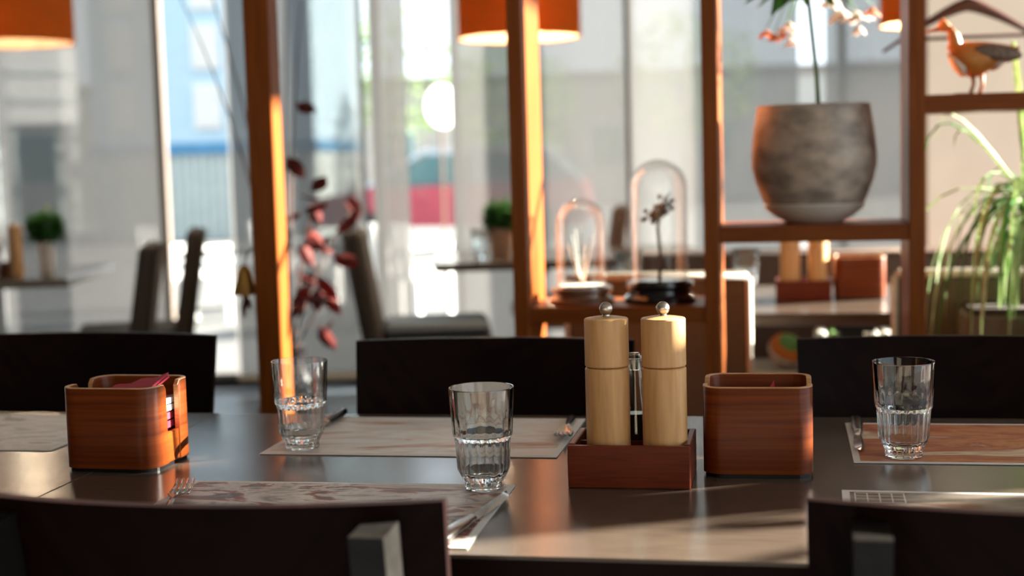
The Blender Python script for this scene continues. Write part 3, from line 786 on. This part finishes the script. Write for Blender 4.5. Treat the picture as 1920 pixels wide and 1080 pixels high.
# ------------------------------------------------------------------ glass domes
def cloche(name, label, loc, r_, h, base_mat, br, bh):
    t = thing(name, label, 'glass dome', loc, 0, 'glass domes on the divider')
    MB().lathe([(0, 0), (br, 0), (br, bh*.22), (br*.88, bh*.42), (br*.86, bh*.6), (br*.95, bh*.82), (br*.93, bh), (0, bh)], 40).build('plinth', base_mat, t, True, 35)
    MB().lathe([(0, bh), (r_*.93, bh), (r_*.93, bh+.004), (0, bh+.004)], 32).build('pad', M_FELT if base_mat is M_DOMEWOOD else M_BLACKLAC, t)
    prof = [(r_, bh+.0005), (r_, h-r_*.95)]
    prof += [(r_*math.cos(a), h-r_*.95+r_*.95*math.sin(a)) for a in [PI/2*i/10 for i in range(1, 11)]]
    th = .0035
    inn = [(max(0, x-th if x > .01 else 0), z-(th if i > 6 else th*.4)) for i, (x, z) in enumerate(prof)]
    MB().lathe(prof+[(0, h-th)]+inn[::-1][1:], 48).build('dome', M_DOME, t, True, 60)
    MB().lathe([(r_-.001, bh), (r_+.003, bh), (r_+.003, bh+.005), (r_-.001, bh+.005)], 40, close=True).build('dome_rim', M_DOME, t, True, 40)
    return t
d1 = cloche('glass_dome', 'shorter glass dome on a brown base with pale dried sprigs', (-.461, 3.215, .8275), .058, .238, M_DOMEWOOD, .074, .034)
for k in range(9):
    a = k*.7; rr_ = .016+.012*random.random()
    MB().tube([(0, 0, .036), (rr_*.6*math.cos(a), rr_*.6*math.sin(a), .075), (rr_*math.cos(a)*1.3, rr_*math.sin(a)*1.3, .12+.05*random.random())], [.0014, .0012, .0008], 5).build('dried_sprig', M_FELT if k % 2 else M_TERRA, d1)
d2 = cloche('glass_dome', 'taller glass dome on a black base with a dried flower', (-.284, 3.215, .8275), .066, .322, M_BLACKLAC, .081, .046)
MB().tube([(0, 0, .048), (.003, 0, .11), (-.002, .002, .165), (.004, 0, .20)], [.0045, .004, .0035, .003], 8).build('dried_stem', M_TWIG, d2)
fl = MB()
for k in range(46):
    c = Vector((random.gauss(.004, .010), random.gauss(0, .010), .205+random.gauss(0, .013)))
    c.x += (c.z-.205)*.9
    fl.ell(c, .0055, .0055, .0055, 8, 6)
fl.build('seed_head', pm('seed_head_brown', (.10, .05, .02), (.42, .19, .03), 120, rough=.7), d2)
for q in ((.028, .245), (.034, .232), (-.016, .182)):
    MB().tube([(.004, 0, .205), (q[0]*.7, .002, q[1]-.008), (q[0], .0, q[1])], [.002, .003, .001], 6).build('dried_sepal', M_TWIG, d2)

# ------------------------------------------------------------------ big stone pot with flowering plant
def stone_pot():
    t = thing('potted_plant', 'large grey stone pot with a tall flowering plant on the divider', 'potted plant', (.060, 3.215, 1.0002))
    MB().lathe([(0, 0), (.060, 0), (.066, .004), (.085, .014), (.103, .029), (.111, .0405), (.109, .043), (0, .043)], 56).build('pale_foot', M_POTRIM, t, True, 40)
    MB().lathe([(0, .043), (.108, .0435), (.113, .053), (.128, .093), (.1355, .125), (.1355, .150), (.132, .190), (.1255, .232), (.1225, .253), (.1215, .2575), (.1185, .258), (.116, .253), (.118, .225), (0, .225)], 56).build('pot_body', M_POT, t, True, 50)
    MB().lathe([(0, .226), (.1165, .226), (.116, .232), (0, .236)], 32).build('soil', M_SOIL, t, True)
    MB().tube([(.012, 0, .232), (.008, .004, .32), (-.002, .0, .42), (-.012, -.004, .52), (-.02, -.006, .62)], [.0058, .0052, .005, .0048, .004], 10).build('stem', M_STEM, t, True)
    for a, l, z in ((2.9, .14, .515), (3.6, .12, .50), (.3, .10, .50), (5.2, .11, .495), (1.6, .12, .51), (.9, .1, .49), (2.3, .12, .49)):
        d_ = Vector((math.cos(a), math.sin(a)*.6, 0)); b = Vector((-.010, 0, z))
        MB().strip([b, b+d_*l*.35+zz*.022, b+d_*l*.7+zz*.012, b+d_*l-zz*.03], [.005, .030, .024, .001], (-d_.y, d_.x, .5), fold=.25, thick=.0008).build('leaf', M_LEAF, t)
    def flower(c, mat, n, r_):
        c = Vector(c)
        f = MB()
        r_ *= 1.3
        for k in range(n):
            a = 2*PI*k/n+random.random()
            d_ = Vector((math.cos(a), math.sin(a), -.5-random.random()*.7)).normalized()
            f.strip([c, c+d_*r_*.55, c+d_*r_], [r_*.12, r_*.34, r_*.05], (-math.sin(a), math.cos(a), .2), fold=.2, thick=.0008)
        f.build('blossom', mat, t)
    for p, mt, n, r_ in (((-.10, .0, .435), M_PETALOR, 7, .022), ((-.082, .0, .425), M_PETALOR, 6, .02), ((-.062, .01, .43), M_PETALOR, 6, .02), ((-.05, -.01, .45), M_PETAL, 7, .03), ((-.045, 0, .415), M_PETAL, 6, .024),
                         ((.065, .0, .475), M_PETAL, 6, .036), ((.10, .01, .47), M_PETAL, 6, .036), ((.105, .0, .435), M_PETAL, 6, .022), ((.135, .0, .475), M_PETALOR, 6, .022), ((.045, .0, .50), M_PETAL, 6, .03)):
        p = (p[0], p[1]+.125, p[2]); flower(p, mt, n, r_)
        MB().tube([(-.014, 0, .53), (p[0]*.5, .06, .53), (p[0], p[1], p[2]+.004)], .0013, 5).build('flower_stalk', M_STEM, t)
stone_pot()

# ------------------------------------------------------------------ duck figurine
def loft(secs, n=16):
    # secs: centre (x,z), half width y, half height, tilt
    b = MB(); vs = []; fs = []; m = len(secs)
    for (x, z, ry, rz_, tl) in secs:
        for k in range(n):
            a = 2*PI*k/n
            h = math.sin(a)*rz_
            vs.append((x-h*math.sin(tl), ry*math.cos(a), z+h*math.cos(tl)))
    for i in range(m-1):
        for k in range(n):
            k2 = (k+1) % n; fs.append((i*n+k, i*n+k2, (i+1)*n+k2, (i+1)*n+k))
    fs.append(list(range(n))[::-1]); fs.append([(m-1)*n+k for k in range(n)])
    return b.add(vs, fs)
def duck():
    t = thing('duck_figurine', 'rust and white painted duck figurine standing on the top shelf', 'figurine', (.395, 3.20, 1.2672), R(2))
    # faces -x
    body = loft([(-.046, .090, .004, .006, .5), (-.043, .086, .018, .022, .5), (-.032, .078, .030, .036, .35), (-.008, .074, .038, .040, .12), (.020, .076, .038, .036, -.1), (.045, .080, .031, .028, -.3), (.066, .086, .020, .018, -.4), (.085, .091, .010, .009, -.4), (.094, .094, .004, .004, -.4)])
    body.build('body', M_DUCKOR, t, True)
    neck = loft([(-.034, .092, .022, .022, 1.2), (-.036, .107, .017, .016, 1.3), (-.039, .122, .014, .014, 1.4), (-.042, .136, .0145, .0145, 1.2), (-.048, .147, .0165, .0165, .7), (-.058, .150, .0155, .0155, .2), (-.068, .147, .012, .011, .1), (-.074, .144, .007, .007, 0)])
    neck.build('head_and_neck', M_DUCKHEAD, t, True)
    loft([(-.070, .1425, .008, .006, 0), (-.082, .140, .008, .004, 0), (-.094, .138, .0085, .0028, 0), (-.101, .137, .005, .0015, 0)], 12).build('bill', M_DUCKLEG, t, True)
    loft([(-.047, .078, .018, .018, .4), (-.044, .070, .026, .022, .4), (-.032, .062, .030, .024, .3), (-.02, .058, .028, .02, .2)]).build('breast', M_DUCKWHITE, t, True)
    loft([(.040, .064, .020, .016, -.3), (.056, .069, .024, .019, -.4), (.070, .077, .016, .013, -.5), (.08, .083, .006, .006, -.5)]).build('rump', M_DUCKWHITE, t, True)
    for s in (-1, 1):
        w = MB(); w.ell((0, 0, 0), .050, .009, .017, 18, 10, T=rot(0, (.045, s*.031, .086), y=R(10))); w.build('wing', M_DUCKGREY, t, True)
        MB().tube([(.008+s*.012, s*.016, .046), (.010+s*.012, s*.017, .022), (.004+s*.012, s*.017, .004)], [.0055, .0038, .0042], 8).build('leg', M_DUCKLEG, t, True)
        MB().prism([(-.03+s*.012, s*.017-.014), (-.026+s*.012, s*.017), (-.03+s*.012, s*.017+.014), (.010+s*.012, s*.017+.004), (.010+s*.012, s*.017-.004)], 0, .004).build('foot', M_DUCKLEG, t)
        MB().ell((-.058, s*.0148, .153), .0022, .0022, .0022, 8, 6).build('eye', M_BLACKPL, t, True)
duck()

# ------------------------------------------------------------------ spider plant in a tall planter
def spider_plant():
    t = thing('spider_plant', 'arching variegated spider plant in a square olive planter', 'potted plant', (.545, 3.435, 0))
    MB().box(-.145, .155, -.095, .095, 0, .775, bev=.006).build('planter', M_OLIVE, t)
    MB().box(-.135, .145, -.09, .09, .775, .79).build('soil', M_SOIL, t)
    MB().tube([(0, 0, .78), (.004, 0, .90), (0, 0, 1.03)], [.012, .012, .014], 8).build('stalk', M_TWIG, t)
    rng = random.Random(5)
    def blade(a, out, up, drop, w, z0):
        d_ = Vector((math.cos(a), math.sin(a), 0)); o = Vector((0, 0, z0)); pts = []
        for i in range(9):
            q = i/8
            pts.append(o+d_*out*math.sin(q*PI/2)+zz*(up*math.sin(q*PI*.62)-drop*q*q))
        wd = [w*x for x in (.6, .9, 1, 1, .95, .85, .65, .4, .05)]
        MB().strip(pts, wd, (-d_.y, d_.x, 0), fold=.35, thick=.0006).build('blade', M_LEAFPALE if rng.random() < .6 else M_LEAF, t)
    for k in range(62):
        a = rng.uniform(0, 2*PI)
        blade(a, rng.uniform(.08, .24), rng.uniform(.04, .15), rng.uniform(.12, .46), rng.uniform(.005, .009), 1.0+rng.uniform(-.03, .05))
    for a, o_, u_, dr, w in ((PI+.2, .25, .30, .26, .009), (PI-.15, .20, .26, .10, .009), (PI+.05, .28, .12, .34, .009), (PI-.35, .22, .14, .50, .008), (PI+.5, .20, .20, .06, .008), (4.2, .10, .36, .0, .008), (4.6, .05, .42, .0, .008), (5.2, .09, .40, .0, .008), (3.6, .24, .02, .40, .009), (3.3, .23, .08, .52, .009)):
        blade(a, o_, u_, dr, w, 1.03)
    for k in range(16):
        a = rng.uniform(PI*.9, 2*PI*1.05)
        blade(a, rng.uniform(.05, .13), .03, rng.uniform(.2, .3), .008, .98)
spider_plant()

# ------------------------------------------------------------------ coat hanger on a rail
def hanger():
    rail = MB().tube([(-.40, 0, 0), (.9, 0, 0)], .009, 10).build('coat_rail', M_STEEL); rail.location = (.60, 4.0, 1.615)
    for x in (-.1, .8): MB().tube([(x, 0, 0), (x, 0, ZC-1.617)], .007, 8).build('rail_drop', M_STEEL, rail)
    tag(rail, 'steel coat rail hung from the ceiling above the hanger', 'coat rail')
    t = thing('coat_hanger', 'dark mahogany coat hanger hanging behind the duck', 'hanger', (.475, 4.0, 1.43))
    pts = []; rad = []
    for i in range(17):
        q = -1+i/8
        pts.append((q*.215+.0, -.02*(1-q*q), .115*(1-abs(q)**1.25)*1.0-.012)); rad.append(.008+.026*(1-abs(q))**1.5)
    MB().tube(pts, rad, 10, flat=.55).build('shoulder_bar', M_HANGER, t, True)
    MB().tube([(-.17, 0, .018), (.17, 0, .018)], .005, 8).build('trouser_bar', M_HANGER, t, True)
    hk = [(0, 0, .12), (0, 0, .15), (.0, 0, .16)]+[(.02*math.sin(a)*1.0, 0, .18-.02*math.cos(a)) for a in [PI*1.25*i/8+.2 for i in range(9)]]
    MB().tube(hk, .002, 6).build('hook', M_STEEL, t, True)
hanger()

# ------------------------------------------------------------------ upholstered chairs (behind the divider and in the room)
def fabric_chair(name, label, loc, rz, mat, w=.47, top=.865, group='upholstered chairs', lean=.10):
    t = thing(name, label, 'chair', loc, rz, group)
    # sitter faces +y
    h = w/2
    T = rot(0, (0, -.22, .44), x=lean)
    b = MB().box(-h, h, -.035, .035, -.04, top-.44, bev=.018, T=T); b.build('backrest', mat, t)
    e = MB()
    for s in (-1, 1): e.tube([(s*(h-.006), -.034, -.03), (s*(h-.006), -.034, top-.452), ], .008, 8, T=T)
    e.tube([(-h+.008, -.034, top-.446), (h-.008, -.034, top-.446)], .008, 8, T=T)
    e.build('piping', M_PIPING if mat is M_OLIVE else mat, t, True)
    MB().box(-h, h, -.20, .24, .39, .48, bev=.02).build('seat', mat, t)
    MB().box(-h+.01, h-.01, -.18, .22, .33, .39).build('seat_skirt', mat, t)
    for sx in (-1, 1):
        for sy in (-1, 1): MB().box(sx*(h-.04)-.018, sx*(h-.04)+.018, sy*.18-.018+.01, sy*.18+.018+.01, 0, .34).build('leg', M_DARKLEG, t)
    return t
fabric_chair('upholstered_chair', 'olive upholstered chair with pale piping behind the glass domes', (-.322, 3.84, 0), 0, M_OLIVE)
fabric_chair('upholstered_chair', 'olive upholstered chair with pale piping behind the spider plant', (.485, 3.84, 0), 0, M_OLIVE)
fabric_chair('upholstered_chair', 'taupe chair with slate seat seen from the side by the middle table', (-1.40, 5.50, 0), -PI/2+R(14), M_TAUPE, .46, .90, lean=.16)
fabric_chair('upholstered_chair', 'dark brown chair at the far end of the middle table', (-1.10, 7.0, 0), PI/2+R(5), M_BROWNUP, .46, .92, lean=.16)
fabric_chair('upholstered_chair', 'taupe chair at the far left table, nearer of the pair', (-2.66, 4.98, 0), PI/2+R(22), M_TAUPE, .46, .88, lean=.16)
fabric_chair('upholstered_chair', 'taupe chair at the far left table, farther of the pair', (-2.80, 5.72, 0), PI/2+R(22), M_TAUPE, .46, .90, lean=.16)
cu = MB().box(-.21, .21, -.2, .2, 0, .05, bev=.02).build('seat_cushion', M_SLATE); cu.location = (-1.38, 5.50, .481); cu.rotation_euler = (0, 0, R(14))
tag(cu, 'slate blue seat cushion on the taupe side-on chair', 'cushion')

def banquette():
    t = thing('banquette', 'long brown leather banquette against the beige wall', 'bench', (.35, 4.55, 0))
    MB().box(-.9, 1.5, .33, .58, 0, .815, bev=.02).build('back', M_BROWNUP, t)
    for i in range(4): MB().box(-.9+i*.6, -.9+(i+1)*.6-.004, -.1, .33, .36, .46, bev=.018).build('seat_pad', M_PIPING if i < 2 else M_BROWNUP, t)
    MB().box(-.88, 1.48, -.06, .33, 0, .36).build('plinth', M_BROWNUP, t)
banquette()
def cushion(label, loc, rx, mats, rz=0):
    t = thing('scatter_cushion', label, 'cushion', loc, rz, 'cushions on the banquette'); t.rotation_euler = (rx, 0, rz)
    n = 14; ns = len(mats)
    for s in range(ns):
        b = MB(); vs = []; fs = []; cols = 5
        for side in (-1, 1):
            for i in range(n+1):
                for j in range(cols+1):
                    x = -.19+.38*i/n; z = -.19+.38*(s+j/cols)/ns
                    q = max(0, 1-(x/.19)**4)*max(0, 1-(z/.19)**4)
                    vs.append((x, side*.055*q**.6, z+.19))
        K = (n+1)*(cols+1)
        for i in range(n):
            for j in range(cols):
                a = i*(cols+1)+j; fs += [(a, a+1, a+cols+2, a+cols+1), (K+a, K+a+cols+1, K+a+cols+2, K+a+1)]
        b.add(vs, fs); b.build('cushion_stripe', mats[s], t, True)
def ball_cushion():
    t = thing('round_cushion', 'small round cushion striped orange and green on the banquette', 'cushion', (-.005, 4.66, .462))
    n = 9; r_ = .06
    for k in range(n):
        a0 = PI*k/n; a1 = PI*(k+1)/n
        prof = [(r_*math.sin(a0+(a1-a0)*i/3), -r_*.8*math.cos(a0+(a1-a0)*i/3)) for i in range(4)]
        MB().lathe(prof, 28, T=rot(0, (0, 0, .055), x=R(35), y=R(25))).build('cushion_stripe', (M_CUSHGR, M_CUSHGR, M_CUSHOR, M_CUSHOR, M_CUSHWH, M_CUSHOR, M_CUSHOR, M_CUSHGR, M_CUSHGR)[k], t, True)
ball_cushion()
def throw():
    t = thing('folded_throw', 'folded throw striped white and green lying on the banquette', 'blanket', (.225, 4.62, .462))
    cols = (M_CUSHWH, M_CUSHGR, M_CUSHWH, M_OLIVE, M_CUSHWH, M_CUSHWH, M_CUSHWH)
    for k, c_ in enumerate(cols):
        MB().box(-.14+k*.04, -.14+(k+1)*.04, -.08, .10, 0, .125, bev=.012).build('stripe', c_, t)
throw()

# ------------------------------------------------------------------ booth table and its contents
def cafe_table(label, loc, rz, w, d, peds, legmat=M_DARKLEG):
    t = thing('cafe_table', label, 'table', loc, rz)
    MB().box(0, w, 0, d, .715, .75, bev=.004).build('table_top', T_TABLE, t)
    for x in peds:
        MB().box(x-.03, x+.03, d*.3, d*.7, .03, .70).build('pedestal', legmat, t)
        MB().box(x-.035, x+.035, .06, d-.06, 0, .03, bev=.005).build('foot', legmat, t)
        MB().box(x-.05, x+.05, .1, d-.1, .69, .715).build('bracket', legmat, t)
    return t
cafe_table('small dark table seen through the divider below the stone pot', (-.45, 3.64, 0), 0, 1.2, .78, (.62,))
c = copy_tree(tr0); c.location = (.044, 4.02, .7502); c['label'] = 'wooden condiment tray on the table behind the divider'
for x, lab in ((.008, 'pale wooden mill behind the divider, standing away from the box'), (.084, 'pale wooden mill behind the divider, standing beside the box')):
    c = copy_tree(ml0); c.location = (x, 4.0, .7568); c['label'] = lab
c = copy_tree(b0); c.location = (.195, 4.03, .7502); c.rotation_euler = (0, 0, 0); c['label'] = 'bent wooden napkin box on the table behind the divider'
for loc, lab in (((-.118, 4.22, .7502), 'glass tumbler behind the divider beside the far mills'), ((-.455, 4.15, .7502), 'glass tumbler behind the divider, seen through the taller dome')):
    c = tb.copy(); COL.objects.link(c); c.location = loc; c['label'] = lab
ct = cafe_table('dark table in mid room below the centre lamp', (-1.385, 5.50, 0), R(14), 1.15, .80, (.42, .8))
lt = cafe_table('dark table at the far left with mills and a potted herb', (-3.86, 4.74, 0), R(14), 1.18, .80, (.4, .74))
def herb(label, loc, potmat, r_=.05, h=.11, fol=.12):
    t = thing('potted_herb', label, 'potted plant', loc, 0, 'small potted herbs')
    MB().lathe([(0, 0), (r_*.75, 0), (r_, h), (r_*.92, h), (r_*.85, h-.01), (0, h-.01)], 24).build('pot', potmat, t, True, 40)
    f = MB(); rng = random.Random(hash(label) % 1000 if False else len(label))
    for k in range(420):
        a = rng.uniform(0, 2*PI); q = fol*.62*rng.random()**.5; z = h+rng.uniform(0, fol*1.5)*(1-.4*q/(fol*.62))
        c_ = Vector((q*math.cos(a), q*math.sin(a), z)); d_ = Vector((math.cos(a), math.sin(a), rng.uniform(-.3, .9))).normalized()*.035
        f.strip([c_, c_+d_*.5, c_+d_], [.004, .016, .001], (-math.sin(a), math.cos(a), rng.uniform(-.4, .4)), fold=.2)
    f.build('foliage', M_LEAF, t)['kind'] = 'stuff'
    for k in range(5): MB().tube([(0, 0, h-.01), (rng.gauss(0, .02), rng.gauss(0, .02), h+fol*.8)], .002, 5).build('stem', M_STEM, t)
herb('bushy green herb in a white vase on the far left table', (-2.95, 5.30, .7502), M_CERAM, .034, .13, .09)
herb('green herb in a peach pot on the middle table', (-1.18, 5.86, .7502), M_TERRA, .055, .12, .09)
c = copy_tree(tr0); c.location = (-3.12, 5.20, .7502); c['label'] = 'wooden condiment tray on the far left table'
for x, lab in ((-3.155, 'pale wooden mill on the far left table, nearer the window edge'), (-3.005, 'pale wooden mill on the far left table beside the white vase')):
    c = copy_tree(ml0); c.location = (x, 5.19 if x < -3.1 else 5.16, .7568 if x < -3.1 else .7502); c['label'] = lab
for loc, lab in (((-3.05, 5.05, .7502), 'glass tumbler on the far left table'), ((-1.24, 5.72, .7502), 'glass tumbler on the middle table near the herb'), ((-1.05, 5.75, .7502), 'glass tumbler on the middle table half hidden by the deep board')):
    c = tb.copy(); COL.objects.link(c); c.location = loc; c['label'] = lab

# ------------------------------------------------------------------ autumn branches in a floor vase
def branches():
    t = thing('autumn_branches', 'red leaved autumn branches in a tall dark floor vase behind the post', 'plant', (-1.66, 4.55, 0))
    MB().lathe([(0, 0), (.10, 0), (.13, .08), (.14, .22), (.10, .40), (.055, .50), (.06, .54), (.05, .54), (.045, .50), (0, .46)], 32).build('vase', M_BLACKLAC, t, True, 50)
    rng = random.Random(3)
    ends = [(-.22, -.1, 1.85), (-.34, 0, 1.75), (.04, .05, 1.95), (.10, 0, 1.75), (.18, -.08, 1.16), (.22, .05, 1.0), (-.12, .1, 1.5), (.10, .05, 1.02), (.16, .0, .86), (.20, .0, .76)]
    for (x, y, z) in ends:
        p0 = Vector((0, 0, .46)); p3 = Vector((x, y, z)); p1 = p0+Vector((x*.15, y*.1, (z-.46)*.4)); p2 = p0+Vector((x*.55, y*.5, (z-.46)*.75))
        pts = []
        for i in range(9):
            q = i/8; pts.append(p0*(1-q)**3+p1*3*q*(1-q)**2+p2*3*q*q*(1-q)+p3*q**3)
        MB().tube(pts, [.006*(1-.75*i/8) for i in range(9)], 6).build('branch', M_TWIG, t, True)
        nl = 6 if z < 1.3 else (2 if x > 0 else 0)
        for k in range(nl):
            i = rng.randint(4, 8); c_ = pts[i]+Vector((rng.gauss(0, .03), rng.gauss(0, .03), rng.gauss(0, .03)))
            a = rng.uniform(0, 2*PI); d_ = Vector((math.cos(a), math.sin(a)*.5, rng.uniform(-1.2, -.1))).normalized()*rng.uniform(.07, .12)
            MB().strip([c_, c_+d_*.3, c_+d_*.65, c_+d_], [.003, .026, .022, .001], (-math.sin(a), math.cos(a)*.3, rng.uniform(-.5, .5)), fold=.25, thick=.0008).build('leaf', M_LEAFRED, t)
branches()

# ------------------------------------------------------------------ tall leafy plant by the right-hand window, shading the table
def window_plant():
    t = thing('window_plant', 'tall strap leaved plant in a pale pot by the side window', 'potted plant', (2.86, 2.86, 0))
    MB().lathe([(0, 0), (.16, 0), (.20, .36), (.185, .36), (.17, .33), (0, .33)], 32).build('pot', M_CERAM, t, True, 40)
    MB().tube([(0, 0, .33), (.02, .01, .9), (-.01, 0, 1.6)], [.02, .017, .014], 8).build('trunk', M_BARK, t, True)
    rng = random.Random(9)
    for k in range(26):
        a = k*2.4; d_ = Vector((math.cos(a), math.sin(a), 0)); o = Vector((0, 0, 1.40+.22*rng.random())); l = rng.uniform(.22, .38); u = rng.uniform(.10, .34); pts = []
        for i in range(8):
            q = i/7; pts.append(o+d_*l*q+zz*(u*math.sin(q*2.0)-.16*q*q))
        MB().strip(pts, [.018*x for x in (.5, .9, 1, 1, .9, .7, .4, .03)], (-d_.y, d_.x, 0), fold=.3, thick=.0008).build('leaf', M_LEAF, t)
window_plant()

# ------------------------------------------------------------------ pendant lamps
def pendant(label, loc, r_=.255, h=.30, watts=36):
    t = thing('pendant_lamp', label, 'lamp', loc, 0, 'orange drum pendant lamps')
    MB().lathe([(r_, 0), (r_, h), (r_-.003, h), (r_-.003, 0)], 56, close=True).build('shade', M_SHADE, t, True, 40)
    MB().lathe([(r_-.004, .004), (r_-.004, h-.004), (r_-.006, h-.004), (r_-.006, .004)], 56, close=True).build('lining', M_SHADEIN, t, True, 40)
    MB().tube([(0, 0, h*.62), (0, 0, ZC-loc[2]-.02)], .004, 8).build('cord', M_DARKLEG, t)
    MB().lathe([(0, ZC-loc[2]-.025), (.05, ZC-loc[2]-.025), (.05, ZC-loc[2]-.001), (0, ZC-loc[2]-.001)], 24).build('ceiling_cup', M_DARKLEG, t)
    MB().ell((0, 0, h*.42), .038, .038, .05, 16, 10).build('bulb', M_BULB, t, True)
    MB().lathe([(0, h*.55), (.018, h*.55), (.018, h*.68), (0, h*.68)], 16).build('socket', M_DARKLEG, t, True, 40)
    for k in range(3):
        a = k*2*PI/3; MB().tube([(.018*math.cos(a), .018*math.sin(a), h*.66), ((r_-.006)*math.cos(a), (r_-.006)*math.sin(a), h-.006)], .002, 6).build('spider_arm', M_STEEL, t)
    ld = bpy.data.lights.new('pendant_light', 'POINT'); ld.energy = watts; ld.color = (1, .78, .52); ld.shadow_soft_size = .05
    lo = bpy.data.objects.new('pendant_light', ld); COL.objects.link(lo); lo.parent = t; lo.location = (0, 0, h*.25)
pendant('orange drum pendant lamp over the middle table behind the deep board', (-1.085, 5.9, 1.66), watts=26)
pendant('orange drum pendant lamp over the far left table', (-3.115, 5.40, 1.685), watts=7)
pendant('orange drum pendant lamp peeping out beside the tallest upright', (.615, 6.6, 1.70), .2)
